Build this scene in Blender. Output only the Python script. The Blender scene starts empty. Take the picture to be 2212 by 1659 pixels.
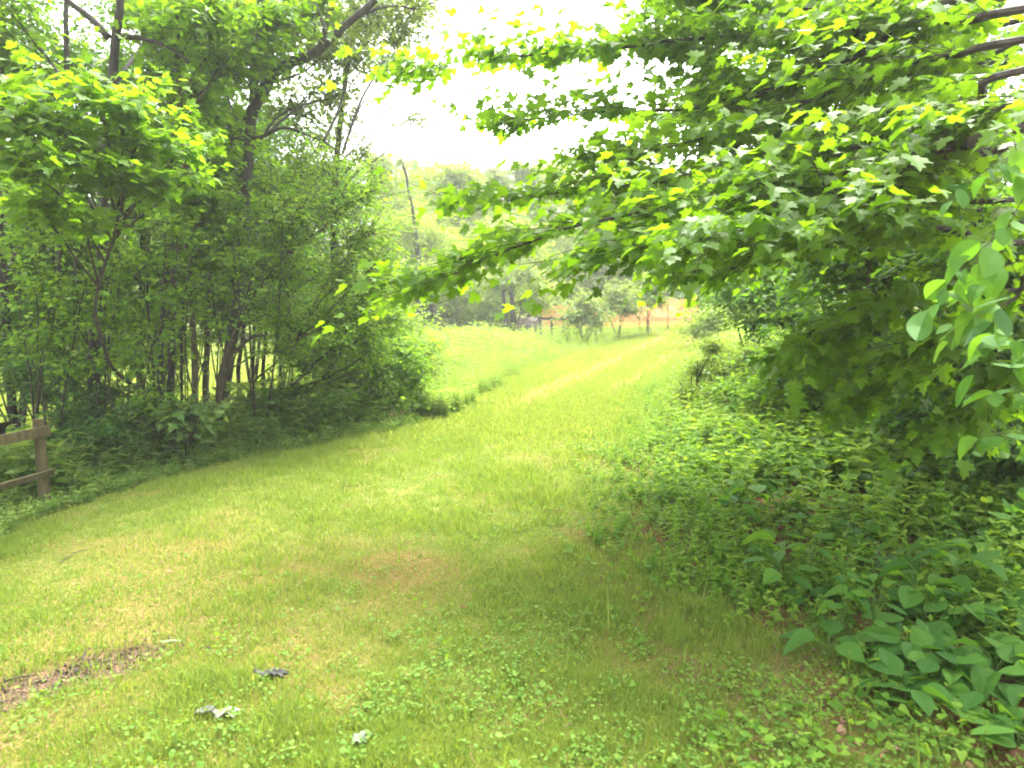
import bpy, math
import numpy as np
from mathutils import Vector

rng = np.random.default_rng(11)
S = bpy.context.scene
COL = S.collection
R = math.radians

# ---------------------------------------------------------------- camera, sky, sun, exposure
CAM = np.array([0.0, 0.0, 1.6]); PITCH = R(7.0); FPX = 1512.0     # FPX: focal length for a 2212 px wide picture
cam = bpy.data.cameras.new('camera'); camo = bpy.data.objects.new('camera', cam); COL.objects.link(camo)
camo.location = CAM; camo.rotation_euler = (R(90) - PITCH, 0, 0)
cam.sensor_width = 36; cam.lens = 36 * FPX / 2212; cam.clip_start = 0.05; cam.clip_end = 2000
S.camera = camo
cam.dof.use_dof = True; cam.dof.focus_distance = 4.8; cam.dof.aperture_fstop = 3.2
SUN_EL, SUN_ROT = R(61), R(24)
w = bpy.data.worlds.new('World'); S.world = w; w.use_nodes = True
nt = w.node_tree; bg = nt.nodes['Background']
sky = nt.nodes.new('ShaderNodeTexSky'); sky.sky_type = 'NISHITA'; sky.sun_disc = False
sky.sun_elevation = SUN_EL; sky.sun_rotation = SUN_ROT; sky.air_density = 1.0; sky.dust_density = 6.0; sky.ozone_density = 1.0
hs = nt.nodes.new('ShaderNodeHueSaturation'); hs.inputs['Saturation'].default_value = 0.12
nt.links.new(sky.outputs[0], hs.inputs['Color']); nt.links.new(hs.outputs[0], bg.inputs['Color'])
bg.inputs['Strength'].default_value = 0.15
sl = bpy.data.lights.new('sun', 'SUN'); sl.energy = 1.4; sl.angle = R(25); sl.color = (1, .95, .86)
so = bpy.data.objects.new('sun', sl); COL.objects.link(so)
sd = Vector((math.sin(SUN_ROT) * math.cos(SUN_EL), math.cos(SUN_ROT) * math.cos(SUN_EL), math.sin(SUN_EL)))
so.rotation_euler = sd.to_track_quat('Z', 'Y').to_euler()
S.view_settings.view_transform = 'Standard'; S.view_settings.look = 'None'
S.view_settings.gamma = 1; S.view_settings.exposure = 2.95
S.cycles.use_denoising = True
S.cycles.max_bounces = 8; S.cycles.diffuse_bounces = 4; S.cycles.glossy_bounces = 2
S.cycles.transmission_bounces = 5; S.cycles.transparent_max_bounces = 8
S.cycles.sample_clamp_indirect = 6
S.cycles.filter_width = 1.9 if hasattr(S.cycles, 'filter_width') else 1.5

# ---------------------------------------------------------------- helpers: points
def ray(u, v):
    a, b = (u - 1106) / FPX, -(v - 829.5) / FPX
    cp, sp = math.cos(PITCH), math.sin(PITCH)
    return np.array([a, cp + b * sp, -sp + b * cp])
def P(u, v, d):
    r = ray(u, v); return CAM + r * (d / r[1])

def _hash(ix, iy, s):
    n = (ix * 374761393 + iy * 668265263 + s * 1442695041) & 0x7fffffff
    n = ((n ^ (n >> 13)) * 1274126177) & 0x7fffffff
    return ((n ^ (n >> 16)) & 0xffff) / 65535.0
def vnoise(x, y, s=0):
    x = np.asarray(x, float); y = np.asarray(y, float)
    ix = np.floor(x).astype(np.int64); iy = np.floor(y).astype(np.int64)
    fx = x - ix; fy = y - iy; fx = fx * fx * (3 - 2 * fx); fy = fy * fy * (3 - 2 * fy)
    a = _hash(ix, iy, s); b = _hash(ix + 1, iy, s); c = _hash(ix, iy + 1, s); d = _hash(ix + 1, iy + 1, s)
    return (a * (1 - fx) + b * fx) * (1 - fy) + (c * (1 - fx) + d * fx) * fy
def fbm(x, y, s=0, o=4):
    t = 0; a = 1; n = 0
    for k in range(o):
        t = t + a * vnoise(x * 2 ** k, y * 2 ** k, s + k * 17); n += a; a *= .5
    return t / n
def sstep(a, b, x):
    t = np.clip((x - a) / (b - a), 0, 1); return t * t * (3 - 2 * t)

def H(x, y):
    x = np.asarray(x, float); y = np.asarray(y, float)
    z = -0.10 * np.clip(-x - 2.2, 0, 4) + 0.06 * np.clip(x - 1.5, 0, 6)
    z = z + 0.06 * (fbm(x * .5, y * .5, 3, 3) - .5) * sstep(1, 4, y) + .22 * (fbm(x * .08 + 9, y * .08, 5, 3) - .5) * sstep(8, 25, y)
    near = sstep(14, 6, y)
    return z + near * (0.020 * (fbm(x * 4, y * 4, 8, 3) - .5))
def G(u, v):
    r = ray(u, v); t = 0.5
    while t < 300:
        p = CAM + r * t
        if p[2] <= H(p[0], p[1]): break
        t *= 1.01
    return p

# edges of the mown grass from landmarks of the place
LE = np.array([G(*q)[:2] for q in [(-200, 1230), (0, 1150), (330, 1030), (560, 985), (760, 942), (925, 905), (1000, 850), (1090, 805), (1200, 770), (1340, 735), (1450, 712)]])
RE = np.array([G(*q)[:2] for q in [(1860, 1659), (1760, 1500), (1600, 1330), (1400, 1190), (1310, 1060), (1290, 990), (1330, 900), (1400, 822), (1470, 765), (1530, 730), (1570, 712)]])
LE = LE[np.argsort(LE[:, 1])]; RE = RE[np.argsort(RE[:, 1])]
def XL(y): return np.interp(y, LE[:, 1], LE[:, 0], left=LE[0, 0] - .6)
def XR(y): return np.interp(y, RE[:, 1], RE[:, 0])

# ---------------------------------------------------------------- helpers: meshes and objects
def mesh(name, V, F, mats, mi=None, rnd=None, smooth=False, uv=None):
    """V (n,3); F list of (m,k) int arrays; mi list of material index per array; rnd per-vertex float."""
    me = bpy.data.meshes.new(name)
    V = np.asarray(V, np.float32)
    me.vertices.add(len(V)); me.vertices.foreach_set('co', V.ravel())
    tot = sum(f.size for f in F); nf = sum(len(f) for f in F)
    me.loops.add(tot); me.polygons.add(nf)
    me.loops.foreach_set('vertex_index', np.concatenate([f.ravel() for f in F]).astype(np.int32))
    ls = []; c = 0
    for f in F:
        ls.append(c + np.arange(len(f)) * f.shape[1]); c += f.size
    me.polygons.foreach_set('loop_start', np.concatenate(ls).astype(np.int32))
    for m in mats: me.materials.append(m)
    if mi is not None:
        me.polygons.foreach_set('material_index', np.concatenate([np.full(len(f), k, np.int32) for f, k in zip(F, mi)]))
    me.polygons.foreach_set('use_smooth', np.full(nf, smooth, bool))
    if rnd is not None:
        a = me.attributes.new('rnd', 'FLOAT', 'POINT'); a.data.foreach_set('value', np.asarray(rnd, np.float32))
    me.update(calc_edges=True)
    return me
def obj(name, me, parent=None):
    o = bpy.data.objects.new(name, me); COL.objects.link(o)
    if parent is not None: o.parent = parent
    return o
def tag(o, label=None, cat=None, group=None, kind=None):
    if label: o['label'] = label
    if cat: o['category'] = cat
    if group: o['group'] = group
    if kind: o['kind'] = kind
    return o
def thing(name, label, cat, loc=(0, 0, 0), group=None):
    o = bpy.data.objects.new(name, None); COL.objects.link(o); o.location = loc; o.empty_display_size = .2
    return tag(o, label, cat, group)

class MB:
    """collects arrays into one mesh"""
    def __init__(s): s.V = []; s.F = {}; s.R = []; s.n = 0
    def add(s, V, F, m=0, rnd=None):
        V = np.asarray(V, float); F = np.asarray(F, int)
        s.V.append(V); s.F.setdefault((m, F.shape[1]), []).append(F + s.n)
        s.R.append(np.zeros(len(V)) if rnd is None else np.broadcast_to(rnd, (len(V),)))
        s.n += len(V)
    def build(s, name, mats, parent=None, origin=None, smooth=False):
        V = np.concatenate(s.V)
        if origin is not None: V = V - np.asarray(origin)
        ks = list(s.F)
        me = mesh(name, V, [np.concatenate(s.F[k]) for k in ks], mats, [k[0] for k in ks], np.concatenate(s.R), smooth)
        return obj(name, me, parent)
    def box(s, c, size, rot=None, m=0, jit=0):
        v = np.array([[x, y, z] for x in (-.5, .5) for y in (-.5, .5) for z in (-.5, .5)]) * size
        if jit: v = v + rng.normal(0, jit, v.shape)
        if rot is not None: v = v @ np.asarray(rot).T
        s.add(v + c, [[0, 1, 3, 2], [4, 6, 7, 5], [0, 4, 5, 1], [2, 3, 7, 6], [0, 2, 6, 4], [1, 5, 7, 3]], m)

def norm(a): return a / (np.linalg.norm(a, axis=-1, keepdims=True) + 1e-9)
def smooth_poly(pts, n=6):
    """Catmull-Rom"""
    p = np.asarray(pts, float)
    if len(p) < 3: return np.array([p[0] + (p[-1] - p[0]) * t for t in np.linspace(0, 1, n + 1)])
    q = np.vstack([2 * p[0] - p[1], p, 2 * p[-1] - p[-2]]); out = []
    for i in range(1, len(q) - 2):
        for t in np.linspace(0, 1, n, endpoint=False):
            a, b, c, d = q[i - 1], q[i], q[i + 1], q[i + 2]
            out.append(.5 * ((2 * b) + (-a + c) * t + (2 * a - 5 * b + 4 * c - d) * t * t + (-a + 3 * b - 3 * c + d) * t ** 3))
    out.append(q[-2]); return np.array(out)
def tube(mb, pts, r0, r1, sides=8, m=0, wob=.0, flare=0, bump=.06, cap=False):
    p = np.asarray(pts, float); n = len(p)
    if wob: p = p + np.cumsum(rng.normal(0, wob, p.shape), 0) * np.linspace(0, 1, n)[:, None]
    t = norm(np.gradient(p, axis=0)); up = np.array([0.31, .17, .93])
    a = norm(np.cross(t, up)); b = np.cross(t, a)
    s = np.linspace(0, 1, n); r = r0 + (r1 - r0) * s
    if flare: r = r * (1 + flare * np.exp(-s * n * .45))
    th = np.linspace(0, 2 * np.pi, sides, endpoint=False)
    rr = r[:, None] * (1 + rng.normal(0, bump, (n, sides)))
    V = p[:, None] + rr[..., None] * (np.cos(th)[None, :, None] * a[:, None] + np.sin(th)[None, :, None] * b[:, None])
    i = np.arange(n - 1)[:, None] * sides; j = np.arange(sides)[None]; k = (j + 1) % sides
    F = np.stack([i + j, i + k, i + sides + k, i + sides + j], -1).reshape(-1, 4)
    mb.add(V.reshape(-1, 3), F, m, rng.random())
    if cap: mb.add(V[-1], [list(range(sides))], m)
    return p

# leaf templates: (verts x=across y=along z=up-fold, tris)
def fan(half, zf=.12, zdroop=.12, cy=.36):
    h = np.array(half, float); R_ = [(x, y) for x, y in h]; L_ = [(-x, y) for x, y in h[::-1] if x > 1e-6]
    o = np.array(R_ + L_); c = [(0, cy)]
    V = np.array(list(o) + c); z = zf * np.abs(V[:, 0]) - zdroop * (V[:, 1]) ** 2
    n = len(o); F = [[n, i, (i + 1) % n] for i in range(n)]
    return np.column_stack([V, z]), np.array(F)
MAPLE = fan([(0, 0), (.26, -.10), (.24, .08), (.50, .12), (.42, .26), (.60, .46), (.36, .44), (.20, .50), (.27, .74), (.13, .76), (0, 1.0)])
MAPLE2 = fan([(0, 0), (.30, -.06), (.56, .32), (.22, .44), (0, 1.0)])
OVAL = fan([(0, 0), (.20, .16), (.30, .42), (.22, .72), (0, 1.0)], .18, .18)
OVALH = fan([(0, 0), (.10, .05), (.20, .14), (.27, .26), (.31, .40), (.30, .54), (.24, .70), (.15, .84), (.06, .94), (0, 1.0)], .30, .22, .5)
OVAL_S = (np.array([[0, 0, 0], [.33, .45, .08], [0, 1, -.08], [-.33, .45, .08]]), np.array([[0, 1, 2], [0, 2, 3]]))
HEART = fan([(0, .06), (.24, -.04), (.40, .16), (.40, .40), (.22, .74), (0, 1.0)], .15, .2)
ROUND = fan([(0, .05), (.30, -.02), (.52, .28), (.42, .72), (0, .92)], .10, .1)
LANCE = (np.array([[0, 0, 0], [.13, .3, .03], [.10, .7, -.02], [0, 1, -.12], [-.10, .7, -.02], [-.13, .3, .03]]), np.array([[0, 1, 2], [0, 2, 3], [0, 3, 4], [0, 4, 5]]))

def leaves(mb, pos, axis, nrm, size, tmpl, m=0, rnd=None):
    T, F = tmpl; n = len(pos)
    if n == 0: return
    axis = norm(axis); side = norm(np.cross(axis, nrm)); nn = np.cross(side, axis)
    size = np.broadcast_to(size, (n,))
    V = pos[:, None] + size[:, None, None] * (T[None, :, 0:1] * side[:, None] + T[None, :, 1:2] * axis[:, None] + T[None, :, 2:3] * rng.uniform(-.6, 3.2, (n, 1, 1)) * nn[:, None])
    k = len(T)
    Fs = (F[None] + (np.arange(n) * k)[:, None, None]).reshape(-1, F.shape[1])
    if rnd is None: rnd = rng.random(n)
    mb.add(V.reshape(-1, 3), Fs, m, np.repeat(rnd, k))

def twigs(mb, A, B, r, nl, size, tmpl, m_leaf=0, m_twig=1, sag=.12, t0=.15, tilt=.35, spread=.8, jitter=.03, rndbias=None, droop=.25, nseg=3):
    """many twigs A->B at once, with leaves along them in layered sprays"""
    N = len(A); L = np.linalg.norm(B - A, axis=1)
    mid = (A + B) / 2 + rng.normal(0, .08, A.shape) * L[:, None]; mid[:, 2] += sag * L
    def at(t): t = t[..., None]; return (1 - t) ** 2 * A[:, None] + 2 * t * (1 - t) * mid[:, None] + t * t * B[:, None]
    if r > 0:
        ts = np.linspace(0, 1, nseg + 1); C = at(np.broadcast_to(ts, (N, nseg + 1)))
        d = norm(B - A); a = norm(np.cross(d, np.array([.1, .2, 1.]))); b = np.cross(d, a)
        th = np.array([0, 2.09, 4.19]); rr = r * (1 - .75 * ts)
        V = C[:, :, None] + rr[None, :, None, None] * (np.cos(th)[None, None, :, None] * a[:, None, None] + np.sin(th)[None, None, :, None] * b[:, None, None])
        i = np.arange(nseg)[:, None] * 3; j = np.arange(3)[None]; k = (j + 1) % 3
        F = np.stack([i + j, i + k, i + 3 + k, i + 3 + j], -1).reshape(-1, 4)
        Fs = (F[None] + (np.arange(N) * 3 * (nseg + 1))[:, None, None]).reshape(-1, 4)
        mb.add(V.reshape(-1, 3), Fs, m_twig)
    t = t0 + (1 - t0) * (np.arange(nl)[None] + rng.random((N, nl))) / nl
    t[:, -1] = 1
    pos = at(t); d = norm((B - A) + 2 * (t[..., None] - .5) * ((A + B) / 2 - mid)[:, None].repeat(1, 1).sum(1) * 0 if False else (B - A))[:, None] * np.ones((1, nl, 1))
    sgn = np.where((np.arange(nl) % 2) == 0, 1., -1.)[None, :] * np.ones((N, 1))
    up = np.array([0, 0, 1.]) * np.ones_like(pos)
    sd_ = norm(np.cross(d, up))
    ang = rng.uniform(.4, 1.5, (N, nl)) * sgn * spread; ang[:, -1] *= .2
    ax = d * np.cos(ang)[..., None] + sd_ * np.sin(ang)[..., None]
    ax = ax + rng.normal(0, .18, ax.shape); ax[..., 2] = ax[..., 2] * .6 - droop * rng.random((N, nl)) * 2
    nr = up + rng.normal(0, tilt, up.shape)
    pos = pos + rng.normal(0, jitter, pos.shape) + norm(ax) * size * .25
    sz = size * np.clip(rng.normal(.95, .30, (N, nl)), .35, 1.6)
    rn = np.clip(rng.normal(.5, .2, (N, 1)) + rng.normal(0, .14, (N, nl)), 0, 1)
    if rndbias is not None: rn = np.clip(rn + rndbias, 0, 1)
    leaves(mb, pos.reshape(-1, 3), ax.reshape(-1, 3), nr.reshape(-1, 3), sz.ravel(), tmpl, m_leaf, rn.ravel())

# ---------------------------------------------------------------- materials
def mat(name): m = bpy.data.materials.new(name); m.use_nodes = True; return m, m.node_tree, m.node_tree.nodes['Principled BSDF']
def ramp(nt, src, stops):
    r = nt.nodes.new('ShaderNodeValToRGB'); e = r.color_ramp.elements
    while len(e) < len(stops): e.new(.5)
    for k, (p, c) in enumerate(stops): e[k].position = p; e[k].color = (*c, 1)
    nt.links.new(src, r.inputs[0]); return r.outputs[0]
def attr(nt, n='rnd'):
    a = nt.nodes.new('ShaderNodeAttribute'); a.attribute_name = n; return a.outputs['Fac']
def noise(nt, scale, detail=4, rough=.6, stretch=None):
    tc = nt.nodes.new('ShaderNodeTexCoord'); n = nt.nodes.new('ShaderNodeTexNoise')
    n.inputs['Scale'].default_value = scale; n.inputs['Detail'].default_value = detail; n.inputs['Roughness'].default_value = rough
    if stretch:
        mp = nt.nodes.new('ShaderNodeMapping'); mp.inputs['Scale'].default_value = stretch
        nt.links.new(tc.outputs['Object'], mp.inputs[0]); nt.links.new(mp.outputs[0], n.inputs['Vector'])
    else: nt.links.new(tc.outputs['Object'], n.inputs['Vector'])
    return n.outputs['Fac']
def leafmat(name, dark, midc, light, trans=.42, rough=.5, tcol=None, spec=.22):
    m, nt, b = mat(name)
    col = ramp(nt, attr(nt), [(0, dark), (.5, midc), (.93, light), (1, tuple(np.array(light) * (1.03, 1, 1)))])
    nt.links.new(col, b.inputs['Base Color']); b.inputs['Roughness'].default_value = rough
    b.inputs['Specular IOR Level'].default_value = spec
    tr = nt.nodes.new('ShaderNodeBsdfTranslucent'); mx = nt.nodes.new('ShaderNodeMixRGB'); mx.blend_type = 'MULTIPLY'; mx.inputs[0].default_value = 1
    mx.inputs[2].default_value = (*(tcol or (2.6, 2.2, .7)), 1); nt.links.new(col, mx.inputs[1]); nt.links.new(mx.outputs[0], tr.inputs[0])
    ms = nt.nodes.new('ShaderNodeMixShader'); ms.inputs[0].default_value = trans
    nt.links.new(b.outputs[0], ms.inputs[1]); nt.links.new(tr.outputs[0], ms.inputs[2])
    nt.links.new(ms.outputs[0], nt.nodes['Material Output'].inputs[0]); return m
def barkmat(name, c0, c1, c2, sc=14, stretch=(1, 1, .25), bump=.6):
    m, nt, b = mat(name); n = noise(nt, sc, 6, .7, stretch)
    nt.links.new(ramp(nt, n, [(.3, c0), (.5, c1), (.7, c2)]), b.inputs['Base Color']); b.inputs['Roughness'].default_value = .9
    bp = nt.nodes.new('ShaderNodeBump'); bp.inputs['Strength'].default_value = bump; bp.inputs['Distance'].default_value = .02
    nt.links.new(n, bp.inputs['Height']); nt.links.new(bp.outputs[0], b.inputs['Normal']); return m
M = {}
M['maple'] = leafmat('maple_leaf', (.058, .130, .010), (.088, .180, .012), (.112, .215, .015), .58, .5, (2.3, 2.15, .42), .22)
M['wood'] = leafmat('woodland_leaf', (.040, .105, .018), (.062, .155, .022), (.095, .20, .025), .48, .6)
M['willow'] = leafmat('fine_leaf', (.065, .155, .018), (.10, .21, .022), (.14, .26, .03), .48, .6)
M['aspen'] = leafmat('aspen_leaf', (.06, .105, .04), (.09, .15, .05), (.12, .19, .06), .4, .6)
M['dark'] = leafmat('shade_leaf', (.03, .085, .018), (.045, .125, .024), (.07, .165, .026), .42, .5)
M['olive'] = leafmat('grey_green_leaf', (.08, .14, .045), (.12, .19, .06), (.17, .24, .08), .35, .6)
M['far'] = leafmat('far_leaf', (.10, .17, .03), (.15, .23, .04), (.20, .29, .055), .42, .6)
M['weed'] = leafmat('meadow_weed_leaf', (.105, .185, .026), (.155, .24, .036), (.21, .29, .06), .4, .6, (1.9, 1.8, .9))
M['herb'] = leafmat('herb_leaf', (.05, .115, .024), (.085, .165, .035), (.14, .22, .05), .4, .55)
M['grass'] = leafmat('grass_blade', (.09, .16, .026), (.145, .21, .04), (.23, .265, .085), .42, .7, (2.1, 1.9, .85), spec=.15)
M['clover'] = leafmat('clover_leaf', (.07, .15, .022), (.10, .195, .030), (.145, .24, .042), .4, .6, spec=.12)
M['broad'] = leafmat('broad_leaf', (.032, .10, .016), (.055, .145, .02), (.08, .185, .025), .4, .6, spec=.12)
M['bark'] = barkmat('grey_bark', (.012, .011, .007), (.028, .026, .017), (.064, .060, .044))
M['pale'] = barkmat('pale_bark', (.10, .09, .075), (.24, .22, .19), (.36, .34, .30), 10, (1, 1, .6))
M['darkbark'] = barkmat('dark_bark', (.010, .008, .006), (.020, .017, .014), (.045, .038, .03))
M['tanbark'] = barkmat('tan_bark', (.035, .029, .015), (.065, .054, .028), (.11, .092, .05))
M['twig'] = barkmat('twig_bark', (.014, .011, .007), (.028, .023, .014), (.055, .045, .03))
M['timber'] = barkmat('weathered_timber', (.028, .023, .007), (.068, .054, .017), (.11, .09, .034), 22, (1, 1, .12), .8)

def groundmat():
    m, nt, b = mat('ground_surface')
    lawn = ramp(nt, noise(nt, 5, 6, .7), [(.30, (.06, .10, .015)), (.48, (.11, .15, .022)), (.62, (.17, .17, .045)), (.75, (.22, .17, .07))])
    fine = ramp(nt, noise(nt, 70, 3, .8), [(.35, (.55, .55, .5)), (.65, (1.25, 1.25, 1.15))])
    lit = ramp(nt, noise(nt, 26, 6, .8), [(.3, (.03, .016, .009)), (.5, (.115, .05, .024)), (.62, (.20, .095, .045)), (.74, (.30, .19, .11))])
    bare = ramp(nt, noise(nt, 34, 6, .8), [(.3, (.035, .022, .014)), (.5, (.10, .068, .042)), (.7, (.19, .135, .09))])
    straw = ramp(nt, noise(nt, 40, 5, .8), [(.3, (.11, .08, .022)), (.55, (.20, .15, .045)), (.75, (.28, .19, .08))])
    def mix(a, b_, f):
        x = nt.nodes.new('ShaderNodeMixRGB'); nt.links.new(a, x.inputs[1]); nt.links.new(b_, x.inputs[2])
        nt.links.new(f, x.inputs[0]) ; return x.outputs[0]
    c = mix(lawn, straw, attr(nt, 'straw')); c = mix(c, lit, attr(nt, 'litter')); c = mix(c, bare, attr(nt, 'bare'))
    mu = nt.nodes.new('ShaderNodeMixRGB'); mu.blend_type = 'MULTIPLY'; mu.inputs[0].default_value = .8
    nt.links.new(c, mu.inputs[1]); nt.links.new(fine, mu.inputs[2]); nt.links.new(mu.outputs[0], b.inputs['Base Color'])
    b.inputs['Roughness'].default_value = .95; b.inputs['Specular IOR Level'].default_value = .1
    bp = nt.nodes.new('ShaderNodeBump'); bp.inputs['Strength'].default_value = .8; bp.inputs['Distance'].default_value = .02
    nt.links.new(noise(nt, 60, 5, .8), bp.inputs['Height']); nt.links.new(bp.outputs[0], b.inputs['Normal']); return m

# ---------------------------------------------------------------- ground
BP = [G(100, 1470), G(215, 1420), G(30, 1500)]           # scuffed bare earth
SP = [(G(370, 1180), .55, .16), (G(300, 1068), .5, .1), (G(860, 1230), .5, .3)]
TRK = [np.array([G(*q)[:2] for q in l]) for l in ([(1060, 905), (1180, 842), (1330, 775), (1440, 722)], [(1290, 870), (1350, 832), (1425, 788), (1500, 735)])]
TRK = [t[np.argsort(t[:, 1])] for t in TRK]
def masks(x, y):
    xl, xr = XL(y), XR(y); n = fbm(x * 3, y * 3, 21, 3) - .5
    inside = sstep(-.15, .2, x - xl + n * .7) * sstep(-.45, .35, xr - x + n * 1.6)
    strip = sstep(-6.5, -4.2, x - xl) * sstep(12, 9.5, y)   # woods strip on the left, lawn beyond it
    left = (x < xl) * strip; right = (x > xr) * sstep(10.5, 6.5, y + 1.5 * n) * (.65 + .35 * sstep(.40, .58, fbm(x * 1.1 + 2, y * 1.1, 23, 3) + .10 * sstep(.6, 2, x - xr)))
    wood = (1 - inside) * np.clip(left + right, 0, 1)
    bare = np.zeros_like(x)
    for p, a, b_ in ((BP[0], .42, .14), (BP[1], .26, .06), (BP[2], .34, .15)):
        dx, dy = x - p[0], y - p[1]; c, s = math.cos(.55), math.sin(.55)
        q = ((dx * c + dy * s) / a) ** 2 + ((-dx * s + dy * c) / b_) ** 2
        bare = np.maximum(bare, sstep(1.9, .2, q + n * 2.6))
    straw = sstep(.50, .66, .6 * fbm(x * 1.3 + 4, y * 1.3, 33, 4) + .4 * fbm(x * 6, y * 6, 35, 2)) * .6
    straw = np.maximum(straw, sstep(2.2, .6, np.hypot(x + 1.9, (y - 3.0) * .8) + n * 1.5) * .75)
    for p, a, b_ in SP:
        straw = np.maximum(straw, sstep(1.5, .3, ((x - p[0]) / a) ** 2 + ((y - p[1]) / b_) ** 2 + n * 1.5))
    for t in TRK:
        dx = np.abs(x - np.interp(y, t[:, 1], t[:, 0])); straw = np.maximum(straw, .95 * sstep(.60, .08, dx + n * .3) * sstep(t[0, 1] - 1, t[0, 1] + 2, y) * sstep(34, 26, y))
    return inside, wood, bare, straw * inside
def build_ground():
    xs = np.unique(np.concatenate([np.arange(-7, 5, .045), np.arange(-16, -7, .25), np.arange(5, 16, .25), np.arange(-60, -16, 2.), np.arange(16, 60, 2.), np.arange(-600, -60, 30.), np.arange(60, 601, 30.)]))
    ys = np.unique(np.concatenate([np.arange(1.2, 9, .045), np.arange(9, 16, .1), np.arange(16, 40, .4), np.arange(-4, 1.2, .2), np.arange(-40, -4, 3.), np.arange(40, 80, 3.), np.arange(80, 801, 30.)]))
    X, Y = np.meshgrid(xs, ys); x = X.ravel(); y = Y.ravel(); z = H(x, y)
    inside, wood, bare, straw = masks(x, y)
    z = z - bare * .03 + bare * .05 * (fbm(x * 14, y * 14, 50, 2) - .5)
    nx, ny = len(xs), len(ys); i = np.arange(ny - 1)[:, None] * nx; j = np.arange(nx - 1)[None]
    F = np.stack([i + j, i + j + 1, i + nx + j + 1, i + nx + j], -1).reshape(-1, 4)
    me = mesh('ground', np.column_stack([x, y, z]), [F], [groundmat()], smooth=True)
    for n, a in (('litter', wood), ('bare', bare), ('straw', straw)):
        at = me.attributes.new(n, 'FLOAT', 'POINT'); at.data.foreach_set('value', a.astype(np.float32))
    tag(obj('ground', me), 'grassy ground sloping gently, bare reddish litter under the trees', 'ground', kind='structure')
build_ground()

# ---------------------------------------------------------------- lawn grass, clover
def scatter(n, y0, y1, fx0, fx1, pw=1.0):
    """random points, density falling with distance"""
    u = rng.random(n); y = (y0 ** (1 - pw) + u * (y1 ** (1 - pw) - y0 ** (1 - pw))) ** (1 / (1 - pw)) if pw != 1 else y0 * (y1 / y0) ** u
    a, b = fx0(y), fx1(y); return a + (b - a) * rng.random(n), y
def blades(mb, x, y, h, wd, lean=.5, m=0, rb=0., zo=0):
    n = len(x); z = H(x, y) + zo; th = rng.random(n) * 2 * np.pi; ph = rng.random(n) * 2 * np.pi
    ln = lean * rng.random(n) * h
    b = np.column_stack([x, y, z - .005]); s = np.column_stack([np.cos(th), np.sin(th), 0 * th]) * wd[:, None] * .5
    d = np.column_stack([np.cos(ph), np.sin(ph), 0 * ph])
    m1 = b + d * (ln * .35)[:, None]; m1[:, 2] += h * .6
    tp = b + d * ln[:, None]; tp[:, 2] += h
    V = np.stack([b - s, b + s, m1 - s * .8, m1 + s * .8, tp], 1).reshape(-1, 3)
    k = (np.arange(n) * 5)[:, None]
    rn = np.clip(rng.normal(.45, .22, n) + rb, 0, 1)
    mb.add(V, np.array([[2, 3, 4]]) + k, m, np.repeat(rn, 5)); mb.add(np.zeros((0, 3)), np.zeros((0, 4), int), m)
    mb.F.setdefault((m, 4), []).append(np.array([[0, 1, 3, 2]]) + k + mb.n - len(V))
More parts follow.
